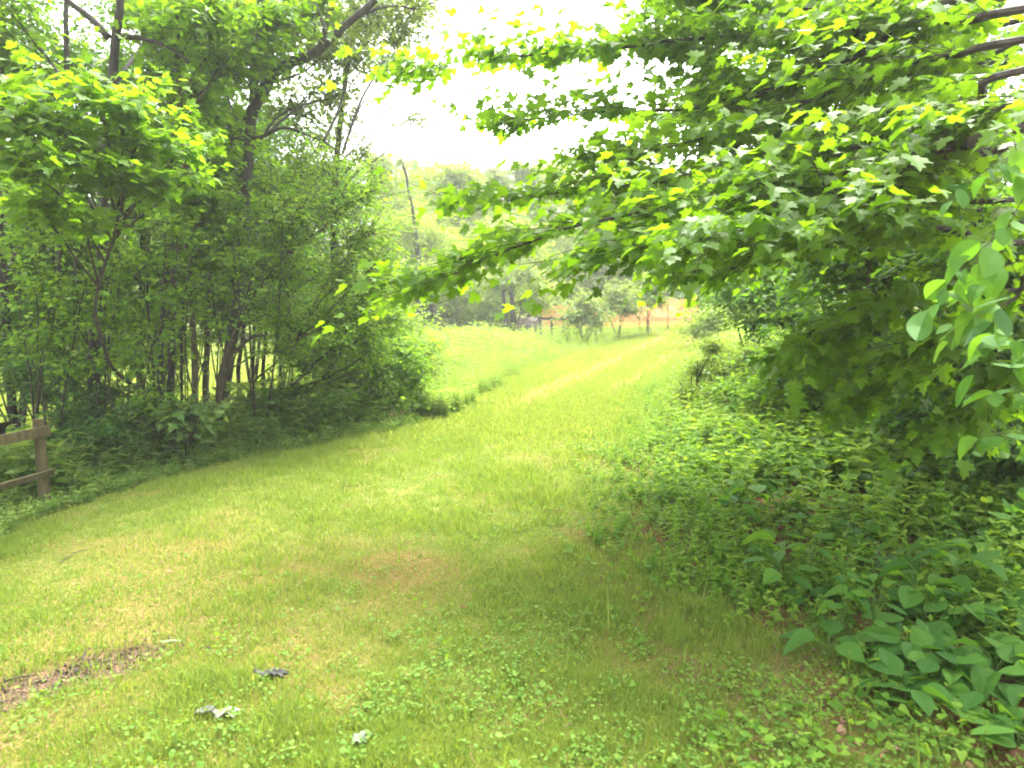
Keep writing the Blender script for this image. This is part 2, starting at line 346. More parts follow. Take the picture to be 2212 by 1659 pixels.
def grass():
    mb = MB()
    x, y = scatter(420000, 1.9, 11, lambda y: np.maximum(XL(y) - .3, -.85 * y - .5), lambda y: np.minimum(XR(y) + .45, .85 * y + .5), 1.7)
    ins, wood, bare, straw = masks(x, y)
    dens = np.clip((.25 + .75 * ins) * (1 - .95 * bare) * (1 - .45 * straw) * (.35 + 1.1 * fbm(x * 2.2, y * 2.2, 61, 3)), 0, 1)
    k = rng.random(len(x)) < dens * sstep(11, 8.5, y); x, y = x[k], y[k]
    hh = .014 + .036 * fbm(x * 1.6, y * 1.6, 71, 3) ** 1.6 * 1.6
    lush = sstep(.55, .7, fbm(x * 1.1 + 7, y * 1.1, 66, 3)); hh = hh * (.85 + .5 * lush) * (.6 + .8 * vnoise(x * 9, y * 9, 67))
    blades(mb, x, y, hh * rng.uniform(.5, 1.5, len(x)), rng.uniform(.0018, .0042, len(x)) * (1 + .12 * y), .9, rb=.28 * fbm(x * .9, y * .9, 75) - .16 - .08 * lush)
    x, y = scatter(190000, 7, 42, lambda y: np.maximum(XL(y) - .2, -.8 * y), lambda y: XR(y) + .3, 1.2)
    st_ = masks(x, y)[3]; k = rng.random(len(x)) > .82 * st_; k &= rng.random(len(x)) < .15 + .85 * sstep(7, 9.5, y); x, y = x[k], y[k]
    blades(mb, x, y, rng.uniform(.02, .06, len(x)) * (1 + .03 * y), rng.uniform(.004, .009, len(x)) * (1 + .05 * y), .8, rb=.35 * (fbm(x * .8, y * .25, 77) - .35))
    # lawn beyond the strip of trees
    x, y = scatter(60000, 11, 45, lambda y: XL(y) * 0 - .80 * y - 1, lambda y: np.minimum(XL(y) - 5.0, -.15 * y), 1.2)
    blades(mb, x, y, rng.uniform(.04, .12, len(x)), rng.uniform(.01, .02, len(x)) * (1 + .05 * y), .8, rb=.1)
    n = 260; yy = 2.1 * (8 / 2.1) ** rng.random(n); xx = XR(yy) + rng.normal(-.3, .7, n)
    blades(mb, xx, yy, rng.uniform(.08, .2, n), rng.uniform(.005, .010, n), 1.0, rb=-.25)
    o = mb.build('grass', [M['grass']]); tag(o, 'short yellow-green mown grass covering the clearing', 'grass', kind='stuff')
    mb = MB()
    x, y = scatter(150000, 1.9, 13, lambda y: np.maximum(XL(y) - .2, -.85 * y - .5), lambda y: np.minimum(XR(y) + .7, .85 * y + .5), 1.8)
    ins, wood, bare, straw = masks(x, y)
    f = .55 * fbm(x * 1.5 + 30, y * 1.5, 81, 4) + .45 * vnoise(x * 7, y * 7, 83); right = sstep(-1.6, .6, x - (XR(y) - 1.2))
    k = (rng.random(len(x)) < sstep(.42 - .07 * right, .74 - .07 * right, f) * (.18 + .28 * right) * (1 - .9 * bare)); x, y = x[k], y[k]
    n = len(x); z = H(x, y) + rng.uniform(.01, .05, n)
    ax = rng.normal(0, 1, (n, 3)); ax[:, 2] *= .15; nr = np.array([0, 0, 1.]) + rng.normal(0, .5, (n, 3))
    leaves(mb, np.column_stack([x, y, z]), ax, nr, rng.uniform(.007, .017, n) * (1 + .6 * (rng.random(n) < .1)), ROUND, 0)
    tag(mb.build('clover', [M['clover']]), 'low round-leaved clover and ground ivy spread through the mown grass', 'ground cover', kind='stuff')
grass()

# ---------------------------------------------------------------- tree builder
def blobs_twigs(mb, trunk, blobs, ntw, nl, size, tmpl, tl=.5, r=.004, limbs=None, lm=2, lr=.02, **kw):
    """blobs: (centre, radii). A limb to each blob from the trunk polyline, twigs fill the blob."""
    tr = np.asarray(trunk); vol = np.array([np.prod(b[1]) ** .75 for b in blobs]); vol = vol / vol.sum()
    for (c, rad), wv in zip(blobs, vol):
        c = np.asarray(c, float); rad = np.asarray(rad, float) * np.ones(3)
        low = tr[tr[:, 2] < c[2] + .1]; low = low if len(low) else tr[:2]
        tgt = c.copy(); tgt[2] -= np.linalg.norm((c - tr.mean(0))[:2]) * .5 + .3
        a = low[np.argmin(np.linalg.norm(low - tgt, axis=1))]
        m1 = a + (c - a) * .5; m1[2] += .10 * np.linalg.norm(c - a) * rng.uniform(-.5, 1); m1[:2] += rng.normal(0, .05, 2) * np.linalg.norm(c - a)
        end = c + (c - a) / (np.linalg.norm(c - a) + 1e-6) * rad.mean() * .5
        lp = smooth_poly([a, m1, c, end], 4)
        if lr > 0: tube(limbs if limbs is not None else mb, lp, lr * rng.uniform(.7, 1.2), .004, 5, 0 if limbs is not None else lm, wob=.01)
        n = max(4, int(ntw * wv)); u = norm(rng.normal(0, 1, (n, 3))); q = rng.random((n, 1)) ** .45
        B = c + u * q * rad * 1.15 * (1 + .38 * rng.normal(0, 1, (n, 1)))
        A = lp[rng.integers(len(lp) // 3, len(lp), n)] * .55 + (c + u * q * rad * .25) * .45
        dd = B - A; L = np.linalg.norm(dd, axis=1, keepdims=True); A = B - dd / (L + 1e-6) * np.minimum(L, tl * rng.uniform(.6, 1.3, (n, 1)))
        twigs(mb, A, B, r, nl, size, tmpl, **kw)

def tree(name, label, cat, trunk, r0, r1, blobs, ntw, nl, size, tmpl, leaf, bark, base=None, extra=(), group=None, tl=.5, lr=.02, sides=9, flare=.35, twigr=.004, wob=.006, **kw):
    tp = smooth_poly(trunk, 5); base = tp[0] if base is None else np.asarray(base)
    root = thing(name, label, cat, tuple(base), group)
    tb = MB(); tube(tb, tp, r0, r1, sides, wob=wob, flare=flare)
    allp = [tp]
    for pts, a, b_ in extra:
        q = smooth_poly(pts, 5); tube(tb, q, a, b_, 7, wob=.004); allp.append(q)
    cb = MB()
    if blobs: blobs_twigs(cb, np.concatenate(allp), blobs, ntw, nl, size, tmpl, tl, limbs=tb, lr=lr, r=twigr, **kw)
    tb.build('trunk', [bark], root, base, smooth=True)
    if blobs: cb.build('crown', [leaf, M['twig']], root, base)
    return root
def copy_tree(root, loc, rz, sc, label=None, group=None):
    r = root.copy(); COL.objects.link(r); r.location = loc; r.rotation_euler = (0, 0, rz); r.scale = (sc[0], sc[0], sc[1])
    if label: r['label'] = label
    if group: r['group'] = group
    for ch in root.children:
        c = ch.copy(); COL.objects.link(c); c.parent = r
    return r
def PB(u, v, d, ru, rv=None, rd=None):
    """blob at a landmark; radii in metres"""
    return (P(u, v, d), (ru, rd or ru, rv or ru * .7))
def gbase(u, d, dz=.05):
    p = P(u, 800, d); return np.array([p[0], p[1], float(H(p[0], p[1])) - dz])

exec_parts = []
# ================================================================ LEFT STRIP OF TREES
# big pale forked tree
A0 = gbase(478, 8.6)
d = 8.6
forked = tree('forked_tree', 'tall pale-barked tree forking high up, one heavy dark limb curving out right', 'tree',
    [A0, P(483, 854, d), P(498, 747, d), P(512, 658, d), P(522, 552, d), P(530, 440, d), P(537, 343, d), P(537, 285, d), P(546, 225, d), P(548, 150, d), P(549, 77, d), P(562, 0, d), P(575, -150, d + .2)], .078, .042,
    [PB(600, -20, 9.4, 1.1), PB(700, 30, 9.3, .8, .5), PB(800, 20, 9.2, .9, .5), PB(870, 60, 9.0, .55, .4), PB(760, 130, 9.3, .6, .4), PB(520, 60, 10, 1.0), PB(640, 60, 10, .8), PB(900, 20, 9, .4, .3), PB(830, 150, 9.2, .35, .3), PB(640, 230, 9.6, .7, .5), PB(720, 210, 9.6, .4, .4), PB(480, 160, 10, .9), PB(690, 120, 9.6, .5, .35)],
    1500, 9, .062, OVAL_S, M['aspen'], M['bark'], tl=.45, lr=.018, tilt=.8, droop=.5,
    extra=[([P(534, 270, d), P(550, 232, d - .05), P(566, 198, d - .1), P(590, 160, d - .1), P(625, 137, d - .15), P(660, 124, d - .2), P(692, 104, d - .2), P(738, 58, d - .2), P(800, 5, d - .2), P(860, -50, d - .2)], .075, .035),
           ([P(560, 210, d), P(583, 165, d), P(582, 120, d), P(574, 60, d), P(568, 0, d), P(560, -60, d)], .045, .03),
           ([P(500, 300, d - .1), P(560, 297, d - .1), P(600, 277, d - .2), P(633, 277, d - .3), P(700, 303, d - .3), P(740, 330, d - .3)], .028, .008),
           ([P(690, 104, d - .2), P(700, 60, d - .3), P(680, 0, d - .3)], .03, .012)])
# dark trunk tree with limbs
d = 7.5
tree('dark_trunk_tree', 'tall tree with thick near-black lower trunk and grey upper trunk against the sky', 'tree',
    [gbase(203, d), P(205, 854, d), P(204, 729, d), P(215, 600, d), P(220, 516, d), P(222, 400, d), P(228, 280, d), P(238, 150, d), P(242, 60, d), P(243, 0, d), P(246, -150, d)], .066, .036,
    [PB(150, 120, 9.5, .9, .6), PB(60, 60, 9, .6, .45), PB(300, 40, 9.5, .8, .5), PB(340, 150, 9.2, .7, .5), PB(250, 300, 9.6, 1.0), PB(60, 200, 9.3, .9, .5), PB(120, 430, 9.8, 1.1, .6), PB(300, 450, 9.6, 1.0, .6), PB(200, -60, 9, 1, .4), PB(20, -20, 9, .9, .5), PB(250, 600, 10, 1.1, .5), PB(60, 620, 10, 1.0, .5)],
    1900, 9, .06, OVAL_S, M['wood'], M['darkbark'], tl=.45, lr=.02, tilt=.6, droop=.4,
    extra=[([P(233, 80, d), P(200, 43, d), P(150, 0, d), P(90, -60, d)], .04, .022), ([P(253, 80, d), P(300, 82, d), P(360, 100, d - .1), P(410, 133, d - .2)], .03, .01)])
# other stems
def stem(name, label, pts, r0, r1, blobs=(), ntw=600, leaf='wood', bark='darkbark', size=.062, nl=9, extra=(), tmpl=OVAL_S, **kw):
    return tree(name, label, 'tree', pts, r0, r1, list(blobs), ntw, nl, size, tmpl, M[leaf], M[bark], extra=extra, **kw)
d = 7.9
stem('slender_tree', 'slender straight tan sapling standing alone in front of the wood', [gbase(425, d), P(423, 925, d), P(419, 765, d), P(412, 658, d), P(405, 516, d), P(397, 383, d), P(391, 283, d), P(387, 150, d), P(388, 0, d), P(388, -120, d)], .038, .026,
     [PB(440, 40, 7.6, .6, .5), PB(330, 60, 7.8, .55, .4), PB(480, 140, 7.8, .5, .35), PB(600, 40, 8, .55, .4), PB(420, 200, 8.2, .6, .4), PB(560, 110, 8.2, .5, .3), PB(430, 300, 7.8, .6, .3), PB(420, 440, 8, .6, .3)], 800, 'maple', 'tanbark', .075, 7, tmpl=MAPLE2, tilt=.45, lr=.012)
d = 8.3
stem('twin_trunk_tree', 'dark tree with two trunks rising side by side behind the slender tan sapling', [gbase(367, d), P(368, 862, d), P(373, 700, d), P(378, 580, d), P(376, 400, d), P(374, 150, d), P(373, 0, d), P(373, -100, d)], .046, .03,
     [PB(420, 120, 10.2, .9, .6), PB(460, 330, 10, 1.0, .6), PB(340, 330, 10.3, 1.0, .6), PB(430, 480, 10.3, 1.0, .5), PB(360, 20, 10.2, .9, .5), PB(470, 620, 10.2, .9, .4), PB(330, 680, 10.4, .9, .4)], 1500, 'wood', 'bark', extra=[([gbase(347, d), P(346, 800, d), P(350, 700, d), P(362, 560, d), P(366, 450, d)], .042, .026)])
d = 8.0
stem('leaning_tree', 'slim grey sapling leaning right with a rounded yellow-green crown', [gbase(470, d), P(473, 836, d), P(498, 747, d), P(526, 676, d), P(569, 605, d), P(633, 537, d), P(700, 490, d - .1)], .04, .016,
     [PB(640, 480, 8, .75, .45), PB(720, 430, 8, .7, .5), PB(600, 400, 9.7, .65, .4), PB(700, 360, 8.6, .5, .3), PB(780, 520, 8, .55, .45), PB(620, 600, 7.9, .7, .4), PB(740, 600, 8, .7, .4), PB(590, 520, 8, .4, .3), PB(790, 420, 8.2, .4, .35), PB(650, 340, 9.6, .5, .3), PB(800, 640, 8.1, .5, .35), PB(610, 690, 7.8, .45, .25), PB(690, 690, 8, .6, .3), PB(760, 700, 7.9, .5, .3), PB(620, 760, 7.9, .5, .18), PB(820, 560, 8.2, .4, .4), PB(560, 400, 9.8, .5, .3)], 1650, 'willow', 'tanbark', .045, 11, tl=.5, tilt=.6, lr=.012,
     extra=[([P(475, 850, d), P(505, 770, d), P(535, 735, d), P(570, 722, d), P(640, 735, d)], .028, .008)])
d = 8.2
stem('edge_tree', 'dark-trunked tree at the far left edge of the photo', [gbase(24, d), P(21, 822, d), P(18, 736, d), P(8, 600, d), P(2, 450, d), P(6, 200, d), P(10, 0, d)], .05, .035,
     [PB(40, 350, 10.5, 1.3, .8), PB(60, 560, 10.4, 1.2, .6), PB(-60, 500, 10.4, 1.2, .7), PB(20, 150, 10.5, 1.2, .7), PB(90, 700, 10.4, .9, .35)], 1500)
d = 8.4
stem('thin_dark_tree', 'thin dark tree between the far left trunk and the near-black trunk', [gbase(127, d), P(128, 871, d), P(124, 729, d), P(128, 560, d), P(136, 380, d), P(145, 200, d), P(148, 83, d), P(150, 0, d), P(152, -90, d)], .036, .024,
     [PB(150, 300, 10.6, 1.1, .7), PB(180, 520, 10.6, 1.2, .6), PB(110, 690, 10.4, .9, .35), PB(190, 180, 10.6, .7, .5)], 1100, bark='bark')
d = 9.4
stem('broken_pale_tree', 'short pale brown trunk standing just left of the big forked tree', [gbase(444, d), P(444, 918, d), P(444, 783, d), P(449, 700, d), P(452, 640, d), P(458, 560, d)], .05, .025,
     [PB(455, 560, 9.6, .8, .5), PB(520, 420, 10.2, .9, .5), PB(400, 600, 9.8, .7, .4)], 800, bark='tanbark')
d = 11
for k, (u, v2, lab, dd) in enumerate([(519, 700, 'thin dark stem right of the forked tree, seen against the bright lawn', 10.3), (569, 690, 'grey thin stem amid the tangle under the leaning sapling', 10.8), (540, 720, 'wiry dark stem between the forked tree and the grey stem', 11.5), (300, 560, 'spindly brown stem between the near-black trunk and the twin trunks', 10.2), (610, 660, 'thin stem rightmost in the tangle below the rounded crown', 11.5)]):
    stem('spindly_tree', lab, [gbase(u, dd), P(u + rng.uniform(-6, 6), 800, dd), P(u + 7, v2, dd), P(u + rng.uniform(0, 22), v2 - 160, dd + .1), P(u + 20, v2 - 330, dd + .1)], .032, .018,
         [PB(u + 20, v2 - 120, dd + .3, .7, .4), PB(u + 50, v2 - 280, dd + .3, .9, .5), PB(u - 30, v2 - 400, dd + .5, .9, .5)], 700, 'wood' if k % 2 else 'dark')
# slanting bare brush
mb = MB(); d = 8.6; b0 = gbase(520, d)
for u0, v0, pts in [(520, 900, [(533, 886), (604, 847), (675, 786), (737, 729), (800, 660)]), (520, 905, [(560, 880), (640, 830), (720, 790), (790, 740)]), (525, 905, [(600, 868), (680, 840), (760, 800)]), (510, 900, [(540, 840), (590, 780), (640, 700)]), (530, 905, [(610, 885), (700, 800), (730, 740)])]:
    tube(mb, smooth_poly([b0 + rng.normal(0, .05, 3) * [1, 1, 0]] + [P(a, b_, d + rng.uniform(-.2, .3)) for a, b_ in pts], 5), .024, .006, 6, wob=.012)
br = thing('slanting_shrub', 'many-stemmed brushy shrub with bare slanting stems beside the forked tree', 'shrub', tuple(b0))
mb.build('branches', [M['twig']], br, b0, True)
cb = MB(); blobs_twigs(cb, np.array([b0, b0 + [.3, 0, .5]]), [PB(700, 760, 8.6, .5, .3), PB(780, 730, 8.5, .5, .35), PB(650, 700, 8.8, .5, .3), PB(760, 660, 8.6, .45, .3), PB(840, 690, 8.8, .45, .3)], 900, 9, .045, OVAL_S, .35, lr=0)
cb.build('leaves', [M['willow'], M['twig']], br, b0)

# near maple sapling with large leaves (left)
d = 5.6
b0 = gbase(300, 6.4)
tree('maple_sapling', 'young maple with big bright lobed leaves leaning over the left wood edge', 'tree',
    [gbase(318, 8.1), P(305, 850, 7.9), P(292, 836, 7.6), P(263, 815, 7.1), P(235, 783, 6.7), P(220, 729, 6.4), P(206, 687, 6.3), P(215, 620, 6.2), P(240, 540, 6.1), P(262, 467, 6.0), P(253, 400, 5.9), P(233, 350, 5.8), P(215, 260, 5.7)], .022, .009,
    [PB(200, 195, 5.6, .45, .16), PB(110, 250, 5.5, .45, .16), PB(270, 250, 5.7, .4, .14), PB(40, 270, 5.3, .4, .16), PB(300, 300, 5.8, .4, .14), PB(60, 360, 5.3, .5, .16), PB(160, 330, 5.6, .5, .15), PB(380, 320, 6, .3, .12), PB(250, 390, 5.7, .45, .14), PB(90, 450, 5.5, .5, .15), PB(340, 400, 5.8, .3, .13), PB(180, 480, 5.8, .4, .12), PB(420, 380, 6.4, .3, .14), PB(450, 300, 6.6, .25, .1), PB(330, 180, 6.2, .25, .08), PB(400, 240, 6.4, .22, .08), PB(60, 190, 5.6, .3, .1)],
    400, 7, .085, MAPLE, M['maple'], M['twig'], tl=.55, lr=.012, tilt=.3, droop=.3, flare=0, twigr=.003)

# high leafy boughs in front of the trunks (upper left, belongs to a tall maple)
tree('tall_maple', 'tall slender maple with high bright leafy boughs above the left wood', 'tree',
    [gbase(300, 9.9), P(302, 800, 9.9), P(315, 600, 9.9), P(320, 400, 9.9), P(330, 200, 9.9), P(335, 0, 9.9), P(340, -120, 9.9)], .045, .03,
    [PB(380, 30, 9.7, .7, .25), PB(460, 20, 9.6, .7, .3), PB(620, 10, 8.6, .35, .16), PB(500, 60, 9.7, .5, .2), PB(700, 0, 8.8, .3, .14), PB(430, 110, 9.8, .7, .25), PB(480, 150, 9.8, .6, .25), PB(15, 100, 8, .5, .25), PB(100, 170, 8.4, .5, .2), PB(430, 210, 9.8, .7, .25), PB(10, 10, 8, .4, .25), PB(470, 260, 9.8, .6, .25), PB(320, 190, 9.6, .5, .2), PB(310, 240, 9.6, .4, .18), PB(450, 380, 9.6, .5, .2), PB(330, 330, 9.4, .5, .2), PB(480, 330, 9.7, .6, .2), PB(300, 20, 9.6, .3, .2)],
    850, 7, .085, MAPLE, M['maple'], M['tanbark'], tl=.5, lr=.014, tilt=.35, droop=.3, flare=0)
tree('front_maple', 'slim maple whose bright sprays hang in front of the slender tan sapling', 'tree',
    [gbase(385, 8.3), P(392, 800, 8.3), P(398, 650, 8.2), P(430, 540, 8.1), P(450, 440, 8.1), P(440, 330, 8.0)], .02, .01,
    [PB(440, 430, 7.6, .38, .14), PB(400, 470, 7.6, .3, .12), PB(470, 480, 7.7, .32, .12), PB(420, 300, 7.7, .28, .1), PB(380, 380, 7.6, .3, .12), PB(450, 560, 7.7, .3, .12)],
    190, 7, .085, MAPLE, M['maple'], M['twig'], tl=.45, lr=.01, tilt=.35, droop=.3, flare=0, twigr=.003)

# airy aspen whose loose twigs hang against the white sky
d = 10.5
tree('airy_tree', 'airy tree with tiny sparse leaves hanging against the white sky, right of the forked limb', 'tree',
    [gbase(715, d), P(716, 800, d), P(722, 600, d), P(722, 430, d), P(730, 320, d), P(738, 240, d), P(745, 170, d), P(750, 70, d), P(760, -40, d)], .06, .03,
    [PB(790, 330, 10.3, .35, .3), PB(760, 250, 10.3, .3, .3), PB(800, 60, 10.3, .7, .4), PB(860, 120, 10.2, .35, .25), PB(700, 300, 10.6, .5, .4), PB(880, 265, 10, .3, .14), PB(905, 245, 10, .2, .1), PB(840, 230, 10, .15, .1), PB(815, 380, 10.3, .35, .25), PB(770, 420, 10.6, .5, .4), PB(920, 20, 10.2, .35, .3), PB(720, 100, 10.6, .6, .4), PB(700, 190, 10.6, .4, .3)],
    620, 8, .05, OVAL_S, M['aspen'], M['bark'], tl=.4, lr=.012, tilt=.9, droop=.5)

# understorey shrubs along the wood edge
def shrub(name, label, u, d, blobs, ntw, leaf='wood', size=.05, nl=9, nst=6, tmpl=OVAL_S, tl=.35, group=None, tilt=.5, bark='twig', **kw):
    b = gbase(u, d); root = thing(name, label, 'shrub', tuple(b), group)
    tb = MB(); ends = []
    for k in range(nst):
        c = blobs[k % len(blobs)][0]; e = c + rng.normal(0, .12, 3)
        mid_ = b + (e - b) * .5 + rng.normal(0, .06, 3); q = smooth_poly([b + rng.normal(0, .05, 3) * [1, 1, 0], mid_, e], 4)
        tube(tb, q, .014, .005, 5, wob=.008); ends.append(q)
    cb = MB(); blobs_twigs(cb, np.concatenate(ends), blobs, ntw, nl, size, tmpl, tl, limbs=tb, lr=.009, r=.0025, tilt=tilt, **kw)
    tb.build('stems', [M[bark]], root, b, True); cb.build('leaves', [M[leaf], M['twig']], root, b)
    return root
shrub('bushy_shrub', 'rounded bright green bush where the lawn bends around the left wood', 820, 9.3, [PB(830, 790, 9.2, .45, .3), PB(780, 760, 9.4, .5, .3), PB(870, 760, 9.5, .4, .3), PB(750, 830, 9.2, .4, .3), PB(850, 860, 9.1, .4, .25), PB(890, 820, 9.4, .35, .3), PB(720, 760, 9.5, .4, .3), PB(790, 880, 9.1, .4, .2), PB(900, 880, 9.3, .25, .2)], 1900, 'willow', .05)
shrub('loose_shrub', 'loose pale yellow-green bush behind the rounded bush, before the meadow', 880, 12, [PB(860, 700, 12, .6, .4), PB(920, 750, 12.2, .5, .35), PB(800, 680, 12, .6, .4), PB(900, 800, 12, .5, .35), PB(820, 600, 12, .6, .4), PB(760, 640, 12.2, .6, .5)], 1300, 'weed', .06)
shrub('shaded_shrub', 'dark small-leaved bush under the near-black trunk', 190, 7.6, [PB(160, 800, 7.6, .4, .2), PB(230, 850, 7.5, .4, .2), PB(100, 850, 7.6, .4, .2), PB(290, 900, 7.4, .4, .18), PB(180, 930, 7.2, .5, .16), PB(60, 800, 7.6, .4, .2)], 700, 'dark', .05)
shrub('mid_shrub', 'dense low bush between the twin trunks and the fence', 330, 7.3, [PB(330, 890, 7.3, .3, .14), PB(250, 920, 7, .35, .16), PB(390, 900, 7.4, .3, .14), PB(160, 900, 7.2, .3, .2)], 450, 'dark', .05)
shrub('maple_seedling', 'low young maple with grey-green lobed leaves at the foot of the slender sapling', 400, 7.2, [PB(400, 905, 7.1, .3, .10), PB(360, 885, 7.2, .28, .08), PB(430, 880, 7.2, .25, .08), PB(420, 930, 7, .2, .08), PB(330, 915, 7.0, .2, .08)], 90, 'herb', .10, 6, tmpl=MAPLE, tilt=.3)
shrub('viny_shrub', 'shaded bush beneath the slanting bare stems', 620, 8.4, [PB(620, 850, 8.4, .4, .15), PB(700, 870, 8.3, .4, .2), PB(560, 890, 8.3, .35, .12), PB(660, 790, 8.8, .35, .15)], 420, 'wood', .045)
SAP = [(470, 680, 8.4, 'oval-leaved sapling low in front of the forked trunk'), (540, 640, 8.8, 'leafy understorey sapling right of the forked trunk'), (330, 700, 8.6, 'leafy understorey sapling left of the twin trunks'), (100, 690, 8.2, 'leafy understorey sapling above the fence end'), (260, 700, 9.2, 'leafy understorey sapling just right of the near-black trunk'),
       (20, 620, 8, 'leafy sapling filling the far left border of the wood'), (180, 590, 8.8, 'leafy sapling crossing in front of the near-black trunk'), (400, 620, 9.2, 'dim leafy sapling directly behind the slender tan sapling'), (620, 700, 9.5, 'dim leafy sapling behind the leaning sapling stem'), (30, 780, 7.4, 'low dark sapling behind the timber fence end'), (330, 790, 8, 'low dark sapling between near-black trunk and twin trunks'), (150, 800, 7.8, 'low dark sapling between thin dark tree and near-black trunk')]
VEIL = [(60, 520, 7.0, 'airy pale-leaved sapling veiling the far left trunk'), (190, 620, 7.0, 'airy pale-leaved sapling veiling the near-black trunk'), (330, 560, 7.2, 'airy pale-leaved sapling veiling the twin trunks'), (450, 620, 7.4, 'airy pale-leaved sapling between the tan sapling and the forked tree'), (110, 720, 6.9, 'airy pale-leaved sapling just above the timber fence end'), (290, 770, 7.1, 'airy pale-leaved sapling low before the twin trunks'), (560, 560, 7.8, 'airy pale-leaved sapling right beside the forked trunk')]
for u, v, d_, lab in VEIL:
    shrub('edge_sapling', lab, u, d_ + .3, [PB(u, v, d_, .45, .22), PB(u + 60, v - 60, d_, .4, .2), PB(u - 55, v + 20, d_, .4, .2), PB(u + 30, v + 80, d_, .35, .18), PB(u - 30, v - 110, d_, .4, .2)], 150, 'willow', .055, 8, nst=3, tl=.45, group='airy saplings at the front of the left wood')
for k_, (u, v, d_, lab) in enumerate(SAP):
    d_ += 1.4 if k_ < 9 else .6
    shrub('understorey_sapling', lab, u, d_, [PB(u, v, d_, .5, .25), PB(u + 50, v - 40, d_ + .2, .5, .22), PB(u - 50, v - 30, d_ + .1, .5, .22), PB(u + 20, v + 45, d_, .4, .15), PB(u - 20, v - 100, d_ + .2, .5, .2), PB(u + 70, v - 120, d_ + .3, .5, .2)], 640 if k_ < 9 else 360, ('wood', 'wood', 'willow', 'wood')[k_ % 4], .06, 8, group='saplings inside the left wood')

# herbs along the wood edge (nettle-like)
def herbs(mb, x, y, h, size, tmpl=LANCE, pairs=6, m=0):
    n = len(x); z = H(x, y); lean = rng.normal(0, .12, (n, 2)) * h[:, None]
    A = np.column_stack([x, y, z]); B = np.column_stack([x + lean[:, 0], y + lean[:, 1], z + h])
    P_ = []; AX = []; SZ = []; RN = []
    rn = rng.random(n)
    for k in range(pairs):
        t = (k + 1.) / pairs
        for s in (0, math.pi):
            th = rng.random(n) * .5 + k * 1.4 + s + rn * 6
            P_.append(A + (B - A) * t); up = .25 + .5 * (t > .9)
            AX.append(np.column_stack([np.cos(th), np.sin(th), up * np.ones(n) - .3 * rng.random(n)])); SZ.append(size * h / h.mean() * (1.15 - .6 * t) * rng.uniform(.7, 1.2, n)); RN.append(np.clip(rn + .25 * (t - .5), 0, 1))
    ax = np.concatenate(AX); leaves(mb, np.concatenate(P_), ax, np.array([0, 0, 1.]) + rng.normal(0, .25, ax.shape), np.concatenate(SZ), tmpl, m, np.concatenate(RN))
    s = np.array([.0025, 0, 0]); V = np.stack([A - s, A + s, B + s, B - s], 1).reshape(-1, 3)
    mb.add(V, np.array([[0, 1, 2, 3]]) + (np.arange(n) * 4)[:, None], m, .3)
fb0 = G(98, 1090)
mb = MB(); y = rng.uniform(4.2, 9.0, 2300); off = rng.random(2300) ** 1.2 * 2.6; x = XL(y) + .1 + .7 * (fbm(y * 2.2, y * 0, 88, 3) - .5) - off
nf_ = np.where((x < fb0[0] + 1.0) & (y < fb0[1] + .15), .35, 1.0)
herbs(mb, x, y, nf_ * np.clip(.08 + .34 * np.minimum(off, 1) * rng.uniform(.3, 1.5, 2300) * (.4 + 1.2 * fbm(x * 1.5, y * 1.5, 19, 2)), .05, .62), .10)
y = rng.uniform(4.2, 9.0, 1800); x = XL(y) - rng.random(1800) ** 2 * 1.2 + .18 + .5 * (fbm(y * 3, y * 0, 89, 3) - .5)
herbs(mb, x, y, rng.uniform(.04, .12, 1800), .04, OVAL_S, 3)
tag(mb.build('undergrowth', [M['herb']]), 'nettle-like green undergrowth along the left edge of the lawn', 'undergrowth', kind='stuff')

# ================================================================ MEADOW
mb = MB()
def meadow_pts(n, y0, y1, side):
    u = rng.random(n); y = y0 * (y1 / y0) ** u
    if side < 0: a = XL(y) + .2 + .5 * (fbm(y * .9, y * 0 + 5, 47, 3) - .35) - rng.random(n) * np.interp(y, [9.2, 11, 14, 30], [.3, 1.5, 4.5, 14]); return a, y
    return XR(y) + rng.random(n) ** 1.2 * np.interp(y, [5, 12, 30], [1.0, 3.5, 10]) + .1, y
x, y = meadow_pts(13000, 9.2, 34, -1); herbs(mb, x, y, rng.uniform(.26, .6, len(x)) * np.interp(y, [10, 24, 30], [1, 1, .6]) * (.5 + 1.1 * fbm(x * .9, y * .7, 43, 3)) * (.5 + .5 * sstep(0, 1.6, XL(y) - x)), .07, OVAL_S, 6)
x, y = meadow_pts(13000, 5, 30, 1); k = rng.random(len(x)) < sstep(5, 11, y + (XR(y) - x) * .6 + 1) * (.3 + fbm(x * 1.5, y * .8, 41, 2)); x, y = x[k], y[k]; herbs(mb, x, y, rng.uniform(.3, 1, len(x)) * np.interp(y, [5.5, 9, 14], [.15, .45, .65]) * (.3 + 1.0 * sstep(0, 1.8, x - XR(y))), .075, OVAL_S, 6)
x, y = meadow_pts(30000, 9.2, 34, -1); blades(mb, x, y, rng.uniform(.1, .28, len(x)) * (.5 + .5 * sstep(0, 1.6, XL(y) - x)), rng.uniform(.006, .012, len(x)), .6)
x, y = meadow_pts(7000, 5, 28, 1); k = rng.random(len(x)) < sstep(6, 12, y + (XR(y) - x) * .8 + 1); x, y = x[k], y[k]; blades(mb, x, y, rng.uniform(.3, 1, len(x)) * np.interp(y, [5.5, 9, 14], [.08, .2, .3])* (.3 + 1.0 * sstep(0, 1.8, x - XR(y))), rng.uniform(.004, .009, len(x)), .6)
tag(mb.build('meadow_weeds', [M['weed']]), 'tall yellow-green weeds and grass filling the far meadow', 'weeds', kind='stuff')

